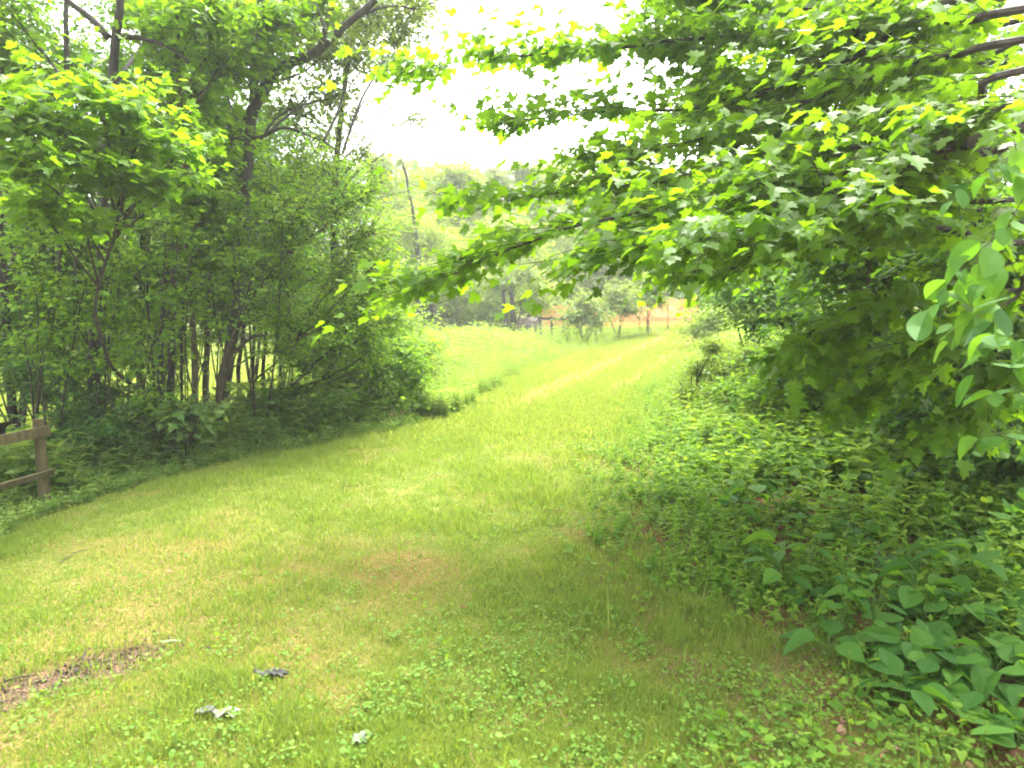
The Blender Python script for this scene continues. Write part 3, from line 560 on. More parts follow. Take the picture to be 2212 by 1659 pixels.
# ================================================================ FAR TREES
def proto(name, label, h, wd, nb, ntw, leaf, bark, size=.15, tr=.09, low=.08, n_st=1):
    b = np.zeros(3); bl = []
    for k in range(nb):
        t = rng.uniform(low, 1); rr = wd * .5 * math.sin(math.pi * min(.95, .25 + .7 * (t - low) / (1 - low) + .05)) ; a = rng.random() * 6.28; q = rng.random() ** .6
        bl.append((np.array([math.cos(a) * rr * q, math.sin(a) * rr * q, h * t * .93]), np.array([1, 1, .65]) * wd * rng.uniform(.13, .22)))
    tp = [[0, 0, -.1], [.1, 0, h * .25], [-.05, .1, h * .5], [.1, 0, h * .8]]
    ex = [([[.05 * s, 0, -.1], [s * .5, .2, h * .25], [s * .9, .3, h * .5]], tr * .7, tr * .3) for s in ([-1, 1][:n_st - 1])]
    return tree(name, label, 'tree', tp, tr, tr * .3, bl, ntw, 8, size, OVAL_S, M[leaf], M[bark], extra=ex, tl=.6, lr=.035, tilt=.8, base=b, flare=.2, twigr=0, sides=7)
pr = [proto('far_tree', '', 9.4, 7, 52, 5200, 'far', 'bark'), proto('far_tree', '', 9.8, 6, 50, 4800, 'olive', 'bark', .10), proto('far_tree', '', 11, 6, 46, 4600, 'wood', 'darkbark', .12), proto('far_tree', '', 6, 6.5, 36, 2600, 'far', 'darkbark', .10, .12, .3, 3)]
def far(k, u, d, hs, ws, label, first=[1, 1, 1, 1]):
    b = gbase(u, d); sc = (ws, hs); rz = rng.random() * 6
    if first[k]:
        first[k] = 0; o = pr[k]; o.location = b; o.rotation_euler = (0, 0, rz); o.scale = (ws, ws, hs); o['label'] = label; o['group'] = 'trees beyond the meadow'; return o
    return copy_tree(pr[k], b, rz, sc, label, 'trees beyond the meadow')
FAR = [(0, 990, 40, 1.0, 1.0, 'pale yellow-green tree behind the bare leaning pole'), (2, 905, 50, 1.12, .75, 'tallest darker tree poking above the pale treeline'), (1, 1080, 42, 1.0, 1.0, 'grey-green tree in the middle of the far treeline'),
       (0, 1190, 44, 1.06, 1.0, 'sunny pale tree right of the grey-green one in the far treeline'), (0, 1300, 42, .95, 1.1, 'broad pale tree above the wooden fence'), (1, 1400, 40, .8, 1.0, 'grey-green tree above the orange netting'),
       (3, 900, 31, .95, 1.1, 'low dark-trunked tree with several leaning trunks in the meadow'), (3, 1110, 33, .9, .9, 'small tree on two thin dark trunks beside the weathered stump'), (1, 830, 36, 1.0, 1.0, 'grey-green tree at the left end of the far treeline'),
       (0, 1010, 52, 1.0, 1.2, 'background pale tree peeping over the middle treeline'), (2, 1250, 54, .85, 1.0, 'dark background tree just under the maple boughs'), (0, 1500, 44, .9, 1.0, 'pale tree behind the right end of the orange netting'),
       (2, 740, 40, .9, 1.1, 'dark green tree beyond the rounded sapling crown'), (0, 620, 36, .9, 1.2, 'bright tree across the lawn behind the leaning sapling'), (2, 500, 38, .9, 1.3, 'dark tree across the lawn behind the forked trunk'), (0, 380, 36, .95, 1.3, 'bright tree across the lawn behind the twin trunks'),
       (1, 250, 36, .9, 1.3, 'pale tree across the lawn behind the near-black trunk'), (2, 110, 38, .9, 1.4, 'dark tree across the lawn behind the thin dark tree'), (0, -40, 36, .9, 1.3, 'bright tree across the lawn at the left edge'), (2, 1620, 40, .8, 1.3, 'dark tree closing the end of the grass track'), (2, 1800, 34, .9, 1.3, 'dark tree hidden behind the maple leaves'), (0, 1700, 52, .9, 1.3, 'pale tree glimpsed through the maple leaves'),
       (0, 860, 44, 1.05, 1.1, 'sunny pale tree left of the bare tree in the far treeline'), (0, 950, 45, 1.1, 1.0, 'bright rounded tree directly right of the bare tree'), (1, 1140, 38, .95, 1.0, 'grey-green tree above the slim dark trunks'), (2, 1010, 58, 1.15, 1.1, 'dark green background tree behind the bright rounded one'), (0, 1350, 46, 1.1, 1.0, 'pale tree just left of the orange netting, behind it')]
for a in FAR: far(*a)
# bare leaning pole-like tree with tufts
d = 30
tree('bare_tree', 'thin nearly bare trunk with a small tuft on top, standing in the meadow', 'tree', [gbase(932, d), P(925, 700, d), P(912, 620, d), P(903, 540, d), P(894, 470, d), P(886, 430, d), P(875, 370, d), P(868, 345, d)], .10, .05,
     [PB(865, 350, d, .45, .5), PB(880, 420, d, .5, .4), PB(850, 440, d, .6, .4), PB(930, 560, d, .4, .3)], 130, 8, .10, OVAL_S, M['olive'], M['bark'], tl=.6, lr=.03, tilt=.9)
# leaning trunks in the meadow
for u0, u1, v1, r_, lab in [(897, 872, 680, .16, 'dark trunk leaning left out of the meadow'), (905, 908, 672, .22, 'thick dark upright trunk beside the left-leaning one'), (962, 935, 660, .17, 'dark trunk leaning left toward the bare tree'), (1099, 1090, 675, .11, 'slim dark trunk leaning slightly left before the stump'), (1113, 1106, 670, .12, 'slim dark upright trunk beside the stump')]:
    dd = 27
    tree('crooked_tree', lab, 'tree', [gbase(u0, dd), P((u0 + u1) / 2, 705, dd), P(u1, v1, dd), P(u1 + (u1 - u0) * .5, v1 - 50, dd + .2)], r_, r_ * .6,
         [PB(u1 - 20, v1 - 60, dd + .5, .9, .5), PB(u1 + 30, v1 - 80, dd + .8, .9, .6)], 260, 8, .10, OVAL_S, M['olive' if u0 > 950 else 'far'], M['darkbark'], tl=.6, lr=.03, tilt=.8, flare=.15, group='dark trunks in the meadow')
# shrubs before the orange netting
for u, v, dd, rr, lf, lab in [(1262, 672, 24, .8, 'olive', 'grey-green bush right of the wooden fence'), (1335, 652, 25, .75, 'olive', 'grey-green bush in front of the left part of the orange netting'), (1400, 630, 26, .65, 'olive', 'tall grey-green bush before the middle of the orange netting'), (1150, 640, 29, .8, 'far', 'pale bush hanging over the weathered stump'), (1540, 700, 20, .9, 'weed', 'bright bush at the right end of the orange netting'), (1060, 660, 30, 1.2, 'olive', 'grey-green bush left of the slim dark trunks')]:
    shrub('meadow_bush', lab, u, dd, [PB(u, v, dd, rr, rr * .7), PB(u - 25, v + 15, dd - .3, rr * .6), PB(u + 25, v + 18, dd - .2, rr * .6), PB(u + 5, v - 22, dd, rr * .6)], 420, lf, .10, 9, tl=.5, tilt=.8)

# weathered stump
b = gbase(1140, 27); mb = MB()
ang = np.linspace(0, 2 * np.pi, 14, endpoint=False); hs_ = [0, .15, .4, .65, .85]; V = []
for k, hh in enumerate(hs_):
    rr = (.52 - .12 * min(1, hh)) * (1 + .12 * np.sin(ang * 3 + 1) + rng.normal(0, .05, 14)); zz = hh + (0 if k < 4 else 1) * .05 * np.sin(ang * 2) + rng.normal(0, .03, 14)
    V.append(np.column_stack([rr * np.cos(ang), rr * np.sin(ang), zz]))
V = np.concatenate(V); i = np.arange(4)[:, None] * 14; j = np.arange(14)[None]; k = (j + 1) % 14
mb.add(V, np.stack([i + j, i + k, i + 14 + k, i + 14 + j], -1).reshape(-1, 4)); mb.add(np.vstack([V[-14:], [[0, 0, .7]]]), [[a, (a + 1) % 14, 14] for a in range(14)])
M['stump'] = barkmat('weathered_stump', (.04, .032, .025), (.09, .075, .06), (.17, .145, .12), 5, (1, 1, .3))
o = mb.build('tree_stump', [M['stump']], None); o.location = b; tag(o, 'tall weathered grey stump beside the wooden fence at the meadow end', 'stump')

# small wooden fence with wire mesh
def rotz(a): c, s = math.cos(a), math.sin(a); return np.array([[c, -s, 0], [s, c, 0], [0, 0, 1]])
wire, ntw_, bw = mat('wire'); bw.inputs['Base Color'].default_value = (.25, .25, .25, 1); bw.inputs['Metallic'].default_value = .6; bw.inputs['Roughness'].default_value = .5
p0, p1 = gbase(1166, 26, 0), gbase(1216, 26, 0); fr = thing('rail_fence', 'short dark wooden rail fence with wire mesh beside the grey stump', 'fence', tuple(p0))
for q in (p0, (p0 + p1) / 2, p1):
    mb = MB(); mb.box(q - p0 + [0, 0, .42], (.09, .09, .95)); mb.build('post', [M['darkbark']], fr)
for zz in (.80, .16):
    mb = MB(); mb.box((p1 - p0) / 2 + [0, -.065, zz], (np.linalg.norm(p1 - p0) + .2, .035, .10 if zz > .5 else .06)); mb.build('rail', [M['darkbark']], fr)
mb = MB()
for t in np.linspace(0, 1, 17): mb.box((p1 - p0) * t + [0, -.09, .47], (.006, .006, .62))
for zz in np.linspace(.2, .76, 5): mb.box((p1 - p0) / 2 + [0, -.094, zz], (np.linalg.norm(p1 - p0), .006, .006))
mb.build('wire_mesh', [wire], fr)

# orange safety netting on posts
og, nto, bo = mat('orange_netting'); bo.inputs['Roughness'].default_value = .6
nto.links.new(ramp(nto, noise(nto, 3, 3), [(.3, (.75, .22, .07)), (.7, (.80, .32, .12))]), bo.inputs['Base Color'])
tt = nto.nodes.new('ShaderNodeBsdfTranslucent'); tt.inputs[0].default_value = (.75, .33, .16, 1); mm = nto.nodes.new('ShaderNodeMixShader'); mm.inputs[0].default_value = .4
nto.links.new(bo.outputs[0], mm.inputs[1]); nto.links.new(tt.outputs[0], mm.inputs[2]); nto.links.new(mm.outputs[0], nto.nodes['Material Output'].inputs[0])
netpts = [gbase(u, dd, 0) for u, dd in [(1170, 33), (1240, 32), (1310, 30), (1380, 29), (1440, 28), (1500, 27.5)]]
nf = thing('safety_fence', 'orange plastic safety netting strung on stakes across the far end of the track', 'fence', tuple(netpts[0]))
for q in netpts:
    mb = MB(); tube(mb, [q - netpts[0] + [0, 0, -.1], q - netpts[0] + [0, 0, 1.4]], .03, .025, 6, cap=True); mb.build('stake', [M['twig']], nf)
mb = MB(); cell = .085
for a, b_ in zip(netpts[:-1], netpts[1:]):
    L = np.linalg.norm(b_ - a); nx = max(2, int(L / cell)); dirv = (b_ - a) / L; off = -netpts[0] + np.array([0, -.04, 0])
    for k in range(nx + 1):
        t = k / nx; sag = .12 * math.sin(math.pi * t); q = a + (b_ - a) * t + off
        wv = .05 * math.sin(k * .9)
        mb.add([q + dirv * -.016 + [0, wv, .18], q + dirv * .016 + [0, wv, .18], q + dirv * .016 + [0, wv, 1.3 - sag], q + dirv * -.016 + [0, wv, 1.3 - sag]], [[0, 1, 2, 3]])
    for zz in np.linspace(.2, 1.28, 12):
        for k in range(nx):
            t0, t1 = k / nx, (k + 1) / nx; z0 = zz - .12 * math.sin(math.pi * t0) * zz / 1.6; z1 = zz - .12 * math.sin(math.pi * t1) * zz / 1.6; q0 = a + (b_ - a) * t0 + off; q1 = a + (b_ - a) * t1 + off
            w0, w1 = .05 * math.sin(k * .9) - .003, .05 * math.sin((k + 1) * .9) - .003
            mb.add([q0 + [0, w0, z0 - .014], q1 + [0, w1, z1 - .014], q1 + [0, w1, z1 + .014], q0 + [0, w0, z0 + .014]], [[0, 1, 2, 3]])
mb.build('netting', [og], nf)

# ================================================================ NEAR FENCE, left
d = 6.2; fb = G(98, 1090); d = fb[1]
top = P(86, 905, d); hgt = top[2] - fb[2]
fdir = norm(np.array([(1440 - 1106) / FPX, 1.0, 0]))      # runs toward the far end of the lawn
fside = np.array([fdir[1], -fdir[0], 0]); rot = np.column_stack([fside, fdir, [0, 0, 1]])
ff = thing('board_fence', 'weathered timber fence end with two rails at the left edge of the lawn', 'fence', tuple(fb))
def fpost(off):
    mb = MB(); mb.box(np.array([0, 0, hgt / 2 - .05]) + off, (.05, .07, hgt + .1), rot, jit=.002); mb.build('post', [M['timber']], ff)
fpost(np.zeros(3))
q = -fdir * 2.3; fpost(q + [0, 0, float(H(fb[0] + q[0], fb[1] + q[1])) - fb[2]])
for zz, hh_, th in ((hgt * .86, .08, .03), (hgt * .37, .045, .03)):
    mb = MB(); a = fdir * .065; b_ = -fdir * 2.5
    for sgn in (1,):
        mb.box((a + b_) / 2 + [0, 0, zz] + fside * (.025 + th / 2 + .003), (th, 2.56, hh_), rot, jit=.003)
    mb.build('rail', [M['timber']], ff)
# dark sagging net lying over the fence's top
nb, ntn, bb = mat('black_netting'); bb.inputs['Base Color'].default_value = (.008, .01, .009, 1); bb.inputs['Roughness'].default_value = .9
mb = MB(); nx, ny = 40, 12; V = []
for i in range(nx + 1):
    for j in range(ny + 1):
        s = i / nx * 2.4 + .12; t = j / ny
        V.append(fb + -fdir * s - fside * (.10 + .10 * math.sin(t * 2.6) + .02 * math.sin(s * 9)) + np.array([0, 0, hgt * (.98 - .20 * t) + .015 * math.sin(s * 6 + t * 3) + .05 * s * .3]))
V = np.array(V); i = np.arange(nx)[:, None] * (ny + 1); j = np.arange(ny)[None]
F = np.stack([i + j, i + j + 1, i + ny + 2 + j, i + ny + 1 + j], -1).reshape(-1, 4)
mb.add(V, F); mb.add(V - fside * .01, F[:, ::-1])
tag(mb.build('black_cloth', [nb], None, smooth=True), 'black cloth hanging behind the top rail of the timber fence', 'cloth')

# ================================================================ RIGHT MAPLE overhanging
root_b = np.array([4.6, 4.4, float(H(4.6, 4.4)) - .05])
mt = thing('overhanging_maple', 'large maple reaching in from the right with long leafy boughs over the lawn', 'tree', tuple(root_b))
tb = MB(); tp = smooth_poly([root_b, root_b + [0, 0, 1.2], root_b + [.05, -.05, 2.6], root_b + [.1, 0, 4.4], root_b + [0, .1, 6.5]], 5); tube(tb, tp, .20, .12, 12, flare=.5)
tb.build('trunk', [M['bark']], mt, root_b, True)
def tpz(z): return np.array([4.66, 4.4, z])
BO = [  # (points u,v,d), r0, spray width, twigs
    ([(2212, 18, 3.9), (2079, 43, 4.1), (1973, 57, 4.3), (1884, 117, 4.5), (1724, 181, 4.7), (1582, 227, 4.9), (1400, 245, 5.1), (1230, 250, 5.3), (1100, 255, 5.4)], .035, .42, 120, 3.6),
    ([(2150, -15, 4.2), (2008, 25, 4.3), (1902, 60, 4.5), (1777, 85, 4.7), (1600, 85, 5.0), (1400, 105, 5.2), (1250, 115, 5.4), (1050, 128, 5.6), (870, 145, 5.8)], .035, .36, 120, 3.8),
    ([(2212, 89, 3.7), (2044, 128, 3.9), (1905, 156, 4.1), (1750, 215, 4.3), (1600, 270, 4.5), (1450, 310, 4.7), (1300, 350, 4.9)], .03, .42, 90, 3.3),
    ([(2212, 142, 3.5), (2097, 213, 3.7), (1955, 260, 3.9), (1866, 281, 4.0), (1700, 330, 4.2), (1500, 365, 4.5), (1300, 385, 4.8), (1120, 410, 5.1), (950, 425, 5.3)], .028, .36, 100, 3.1),
    ([(2175, 274, 3.4), (2079, 309, 3.5), (1902, 335, 3.6), (1759, 365, 3.8), (1628, 390, 3.9), (1450, 430, 4.1), (1300, 465, 4.3), (1150, 510, 4.5), (1020, 555, 4.7), (925, 605, 4.8)], .03, .46, 150, 2.8),
    ([(1973, 345, 3.6), (1866, 391, 3.6), (1809, 415, 3.7), (1650, 450, 3.7), (1450, 495, 3.8), (1280, 535, 3.9)], .018, .42, 90, 2.8),
    ([(2200, 540, 3.3), (2069, 515, 3.4), (1973, 508, 3.4), (1902, 500, 3.4), (1750, 505, 3.4), (1600, 520, 3.4), (1500, 545, 3.4)], .022, .34, 80, 2.1),
    ([(2230, 30, 4.6), (2000, -10, 4.8), (1750, 10, 5), (1600, -20, 5.2), (1480, -30, 5.4)], .03, .5, 125, 4.2),
    ([(2230, 120, 4.6), (2050, 150, 4.8), (1850, 200, 5.0), (1700, 260, 5.2), (1550, 150, 5.4), (1450, 110, 5.5)], .028, .5, 130, 3.6),
    ([(2230, 300, 4.2), (2000, 400, 4.4), (1800, 440, 4.6), (1600, 450, 4.9), (1350, 440, 5.2)], .025, .5, 130, 3.0),
    ([(2230, 420, 4.0), (2050, 440, 4.1), (1900, 460, 4.3), (1700, 500, 4.5), (1500, 500, 4.8)], .025, .5, 90, 2.4),
    ([(2212, 350, 4.2), (2100, 330, 4.5), (1950, 320, 4.8), (1750, 320, 5.1), (1550, 200, 5.4)], .022, .5, 125, 3.2),
    ([(2250, 620, 3.6), (2080, 610, 3.7), (1920, 640, 3.7), (1800, 690, 3.7), (1730, 750, 3.7)], .012, .2, 16, 2.0),
    ([(2260, 200, 3.3), (2150, 260, 3.5), (2050, 300, 3.6), (1950, 420, 3.8)], .018, .35, 60, 3.2),
    ([(2260, -40, 5.8), (2000, 20, 6.0), (1800, 60, 6.2), (1620, 60, 6.4), (1500, 40, 6.5)], .03, .6, 120, 4.6),
    ([(2260, 120, 5.9), (2050, 120, 6.1), (1850, 140, 6.3), (1650, 190, 6.4), (1540, 240, 6.5)], .03, .6, 120, 4.2),
    ([(2260, 480, 3.9), (2120, 560, 4.0), (1960, 640, 4.1), (1820, 720, 4.2), (1720, 780, 4.3)], .016, .36, 60, 2.2),
    ([(2260, 640, 4.0), (2140, 700, 4.0), (2000, 780, 4.1), (1880, 830, 4.2)], .014, .34, 55, 2.0),
    ([(2280, 560, 3.3), (2190, 640, 3.4), (2080, 700, 3.5), (1990, 740, 3.6)], .012, .3, 40, 2.0),
    ([(2280, 760, 3.7), (2180, 830, 3.7), (2080, 890, 3.8)], .012, .3, 40, 1.6),
    ([(2260, 60, 5.2), (2000, 200, 5.4), (1800, 300, 5.6), (1600, 380, 5.8), (1420, 420, 6.0)], .03, .55, 130, 3.6),
    ([(2260, 250, 5.2), (2050, 380, 5.4), (1850, 480, 5.6), (1650, 560, 5.8), (1520, 590, 6.0)], .03, .55, 130, 3.0),
]
for pts, r0, wd, ntw, zt in BO:
    pw = [P(*q) for q in pts]; line = smooth_poly([tpz(zt)] + pw, 5); line = line + np.cumsum(rng.normal(0, .006, line.shape), 0)
    bm = MB(); tube(bm, line, r0 * .8, .003, 7, wob=0)
    lv = line[5:]; n = int(ntw * (1.55 if pts[0][2] > 4.4 or pts[0][1] < 0 else 1.15)); tt_ = rng.random(n) ** .8 * (len(lv) - 1.01); i = tt_.astype(int); f = (tt_ - i)[:, None]
    A = lv[i] * (1 - f) + lv[i + 1] * f; d_ = norm(lv[i + 1] - lv[i]); sd2 = norm(np.cross(d_, [0, 0, 1.])) * rng.choice([-1, 1], (n, 1))
    q = (tt_ / len(lv))[:, None]
    B = A + (d_ * rng.uniform(.5, 1.1, (n, 1)) + sd2 * rng.uniform(.2, 1.2, (n, 1)) * (1.15 - .35 * q) + np.array([0, 0, 1]) * rng.normal(.14 if pts[0][1] < 330 else -.03, .22, (n, 1))) * wd * rng.uniform(.7, 1.5, (n, 1))
    A = np.vstack([A, lv[-2:-1]]); B = np.vstack([B, lv[-1:] + d_[-1] * 0 + norm(lv[-1] - lv[-2]) * .15])
    twigs(bm, A, B, .0034, 8, .078, MAPLE, 1, 0, sag=.06, t0=.1, tilt=.42, spread=.9, droop=.42, jitter=.015)
    bm.build('bough', [M['twig'], M['maple']], mt, root_b)

# oval-leaved sapling close on the right
b = gbase(2300, 2.9); sp = thing('oval_leaf_sapling', 'slender sapling with large smooth oval leaves close at the right edge', 'tree', tuple(b))
mb = MB(); st = smooth_poly([b, P(2290, 1000, 2.9), P(2275, 839, 2.8), P(2260, 700, 2.8), P(2250, 500, 2.7), P(2235, 400, 2.7), P(2240, 250, 2.7)], 5); tube(mb, st, .007, .003, 7)
mb.build('stem', [M['twig']], sp, b, True)
TW = [((2200, 330), (2060, 420), 2.5), ((2190, 480), (2010, 660), 2.4), ((2210, 560), (2030, 640), 2.5), ((2200, 640), (2050, 720), 2.5), ((2212, 420), (2130, 560), 2.4), ((2268, 790), (2090, 720), 2.6), ((2270, 800), (2150, 690), 2.5), ((2276, 860), (2110, 850), 2.6), ((2290, 1000), (2130, 940), 2.7), ((2220, 760), (2130, 720), 2.2), ((2190, 300), (2250, 420), 2.3), ((2140, 930), (2250, 960), 2.5), ((2150, 1050), (2230, 1120), 2.4), ((2220, 620), (2110, 800), 2.3)]
A = np.array([P(a[0], a[1], d_) for a, b_, d_ in TW]); B = np.array([P(b_[0], b_[1], d_ - .05) for a, b_, d_ in TW])
mb = MB(); twigs(mb, A, B, .002, 7, .092, OVALH, 0, 1, sag=.1, t0=.1, tilt=.4, droop=.55, jitter=.01); mb.build('crown', [M['broad'], M['twig']], sp, b)

# ================================================================ RIGHT UNDERSTOREY
RB = [('hazel_shrub', 'dense dark bush filling the gap below the maple boughs', 1900, 7.5, [(1800, 560, 7.5, .8), (1950, 620, 7.6, .9), (2080, 560, 7.4, .8), (1850, 700, 7.2, .6), (2000, 740, 7.2, .7), (2150, 680, 7.2, .8), (1900, 460, 7.8, .9), (2100, 430, 7.8, .9), (1900, 800, 7.2, .6), (2060, 820, 7, .6)], 2800, 'wood', .07),
      ('bright_shrub', 'bright green bush overhanging the track beyond the maple', 1640, 11, [(1600, 640, 11, .7), (1680, 600, 11, .9), (1560, 600, 12, .7), (1720, 680, 10.5, .7), (1640, 700, 10.5, .5), (1600, 540, 12, .8), (1700, 500, 12, 1.0)], 1900, 'wood', .07),
      ('right_thicket_shrub', 'shaded bush behind the oval-leaved sapling', 2180, 5.6, [(2100, 800, 5.6, .45), (2200, 760, 5.6, .5), (2020, 820, 5.6, .4), (2180, 900, 5.3, .4), (2080, 900, 5.5, .35), (2200, 620, 5.6, .5), (1980, 900, 5.8, .4), (2120, 1000, 4.8, .35), (2220, 980, 4.6, .4)], 1500, 'wood', .07),
      ('low_shrub', 'low bright bush hiding the ground behind the small brown trunk', 1900, 7.6, [(1820, 850, 7.4, .5), (1920, 870, 7.2, .5), (1740, 850, 7.6, .4), (2020, 880, 7, .5), (1660, 860, 8, .4), (1980, 800, 7.4, .5), (1580, 850, 8.6, .4), (1700, 780, 9, .5), (1850, 760, 8, .5)], 2200, 'willow', .055),
      ('weedy_shrub', 'thin upright brushy plant beside the right edge of the track', 1510, 9.5, [(1510, 800, 9.5, .3), (1540, 750, 9.5, .3), (1480, 850, 9.3, .25), (1570, 810, 9.3, .35), (1620, 770, 9.3, .4)], 500, 'weed', .045),
      ('leafy_shrub', 'medium bush between the track and the small brown trunk', 1750, 8, [(1740, 760, 8, .45), (1800, 800, 7.8, .4), (1690, 820, 8, .4), (1850, 820, 7.6, .4), (1760, 860, 7.6, .35)], 900, 'wood', .055),
      ('high_shrub', 'tall leafy growth seen through the upper maple boughs', 2050, 9, [(2050, 250, 9, 1.2), (1880, 320, 9.2, 1.1), (2200, 300, 9, 1.2), (1750, 400, 9.5, .9), (2150, 120, 9, 1.1), (1960, 150, 9.4, 1.0), (2200, 500, 8.6, 1.0)], 1500, 'wood', .075)]
for n_, lab, u, d_, bl, ntw, lf, sz in RB:
    shrub(n_, lab, u, d_, [PB(a, b_, c_, r_, r_ * .6) for a, b_, c_, r_ in bl], ntw, lf, sz, 9, 8, tl=.45)
for u0, u1, v1, d_, r_, bk, lab in [(1880, 1872, 640, 7.2, .035, 'tanbark', 'small brown trunk standing in the right-hand ground cover'), (2180, 2110, 640, 5.4, .03, 'twig', 'dark stem close to the oval-leaved sapling'), (1985, 1960, 620, 8.6, .05, 'twig', 'dark trunk in the shade behind the maple leaves')]:
    stem('understorey_tree', lab, [gbase(u0, d_), P(u0, 850, d_), P(u1, v1, d_), P(u1 + 20, v1 - 250, d_)], r_, r_ * .6, [PB(u1, v1 - 150, d_ + .5, .8, .5), PB(u1 + 60, v1 - 60, d_ + .4, .7, .4)], 500, 'wood', bk, .07)

# ground cover right
mb = MB()
n = 15000; y = 2.0 * (17 / 2.0) ** rng.random(n); off = rng.random(n) ** 1.1; x = XR(y) - .35 + off * np.interp(y, [2, 6, 14], [2.4, 5.5, 7]) + .5 * (fbm(y * 1.3, y * 0 + 3, 12, 3) - .5)
dn = fbm(x * 1.7, y * 1.7, 91, 3) + .22 * sstep(4.2, 6.0, y) - .09 * sstep(4.5, 3.2, y); k = rng.random(n) < sstep(.28, .52, dn) * (.10 + .90 * sstep(-.35, .45, x - XR(y) + (fbm(x * 2, y * 2, 14, 3) - .5) * 1.6)); x, y, off = x[k], y[k], off[k]; n = len(x)
herbs(mb, x, y, rng.uniform(.05, .18, n) * (.6 + off) * (1 + 1.1 * sstep(3.5, 6, y) * sstep(-.2, 1.5, x - XR(y))), .105, OVAL, 4)
n = 9000; y = 2.0 * (9 / 2.0) ** rng.random(n); x = XR(y) - .6 + rng.random(n) ** 1.2 * np.interp(y, [2, 6, 9], [1.8, 3.5, 5])
k = rng.random(n) < sstep(.42, .66, fbm(x * 2.5 + 3, y * 2.5, 95, 3)) * (.2 + .8 * sstep(-.6, .6, x - XR(y))); x, y = x[k], y[k]; n = len(x)
ax = rng.normal(0, 1, (n, 3)); ax[:, 2] *= .2
leaves(mb, np.column_stack([x, y, H(x, y) + rng.uniform(.02, .09, n)]), ax, np.array([0, 0, 1.]) + rng.normal(0, .35, (n, 3)), rng.uniform(.018, .045, n), HEART, 0)
M['cover'] = leafmat('cover_leaf', (.048, .12, .013), (.088, .185, .018), (.14, .24, .03), .4, .65, spec=.1)
tag(mb.build('ground_cover', [M['cover']]), 'low leafy ground cover over reddish litter on the right', 'ground cover', kind='stuff')
# pine needles and dead leaves
nm, ntn2, bn = mat('dead_litter'); ntn2.links.new(ramp(ntn2, attr(ntn2), [(0, (.09, .035, .016)), (.5, (.15, .065, .03)), (1, (.22, .14, .08))]), bn.inputs['Base Color']); bn.inputs['Roughness'].default_value = .9
mb = MB(); n = 26000; y = 1.9 * (8 / 1.9) ** rng.random(n); x = XR(y) - .6 + rng.random(n) * np.interp(y, [2, 8], [2.2, 5]); th = rng.random(n) * 6.28; L = rng.uniform(.02, .06, n)
dx = np.column_stack([np.cos(th), np.sin(th), rng.normal(0, .15, n)]) * L[:, None]; a = np.column_stack([x, y, H(x, y) + .006]); s = np.column_stack([-np.sin(th), np.cos(th), 0 * th]) * .0011
mb.add(np.stack([a - s, a + s, a + dx + s, a + dx - s], 1).reshape(-1, 3), np.array([[0, 1, 2, 3]]) + (np.arange(n) * 4)[:, None], 0, np.repeat(rng.random(n) * .8, 4))
n = 1500; y = 1.9 * (9 / 1.9) ** rng.random(n); x = XR(y) + rng.random(n) * np.interp(y, [2, 8], [1.6, 5]); ax = rng.normal(0, 1, (n, 3)); ax[:, 2] *= .2
leaves(mb, np.column_stack([x, y, H(x, y) + .012]), ax, np.array([0, 0, 1.]) + rng.normal(0, .4, (n, 3)), rng.uniform(.02, .05, n), OVAL, 0)
y = rng.uniform(4, 8, 900); x = XL(y) - .1 - rng.random(900) * .6; ax = rng.normal(0, 1, (900, 3)); ax[:, 2] *= .2
leaves(mb, np.column_stack([x, y, H(x, y) + .012]), ax, np.array([0, 0, 1.]) + rng.normal(0, .4, (900, 3)), rng.uniform(.02, .05, 900), OVAL, 0)
n = 9000; x = rng.uniform(-3.2, 1.6, n); y = 1.9 * (5 / 1.9) ** rng.random(n); th = rng.random(n) * 6.28; L = rng.uniform(.015, .05, n)
_, _, ba, stw = masks(x, y); k = rng.random(n) < .12 + .6 * stw + .6 * ba; x, y, th, L = x[k], y[k], th[k], L[k]; n = len(x)
dx = np.column_stack([np.cos(th), np.sin(th), rng.normal(0, .2, n)]) * L[:, None]; a = np.column_stack([x, y, H(x, y) + .008]); s = np.column_stack([-np.sin(th), np.cos(th), 0 * th]) * .0012
mb.add(np.stack([a - s, a + s, a + dx + s, a + dx - s], 1).reshape(-1, 3), np.array([[0, 1, 2, 3]]) + (np.arange(n) * 4)[:, None], 0, np.repeat(.4 + rng.random(n) * .6, 4))
tag(mb.build('leaf_litter', [nm]), 'reddish pine needles and dead leaves scattered on the ground', 'litter', kind='stuff')

# broad-leaved plants, lower right, each its own
def plant(label, u, v, n, L, h, tmpl=OVAL, leaf='broad'):
    p = G(u, v); root = thing('broadleaf_plant', label, 'plant', tuple(p), 'broad-leaved plants at the lower right')
    sm, lm_ = MB(), MB(); th0 = rng.random() * 6.28
    for k in range(n):
        th = th0 + k * 2.4; o_ = np.array([math.cos(th), math.sin(th), 0]); hh = h * rng.uniform(.5, 1)
        e = o_ * L * rng.uniform(.2, .5) + [0, 0, hh]; tube(sm, smooth_poly([[0, 0, 0], e * [.3, .3, .7], e], 3), .003, .0018, 5)
        ax = o_ + [0, 0, rng.uniform(-.25, .35)]
        lf = MB(); leaves(lm_, np.array([e]), np.array([ax]), np.array([[0, 0, 1.]]) + rng.normal(0, .2, (1, 3)), np.array([L * rng.uniform(.7, 1.15)]), tmpl, 0)
    sm.build('stems', [M['herb']], root); lm_.build('leaves', [M[leaf]], root)
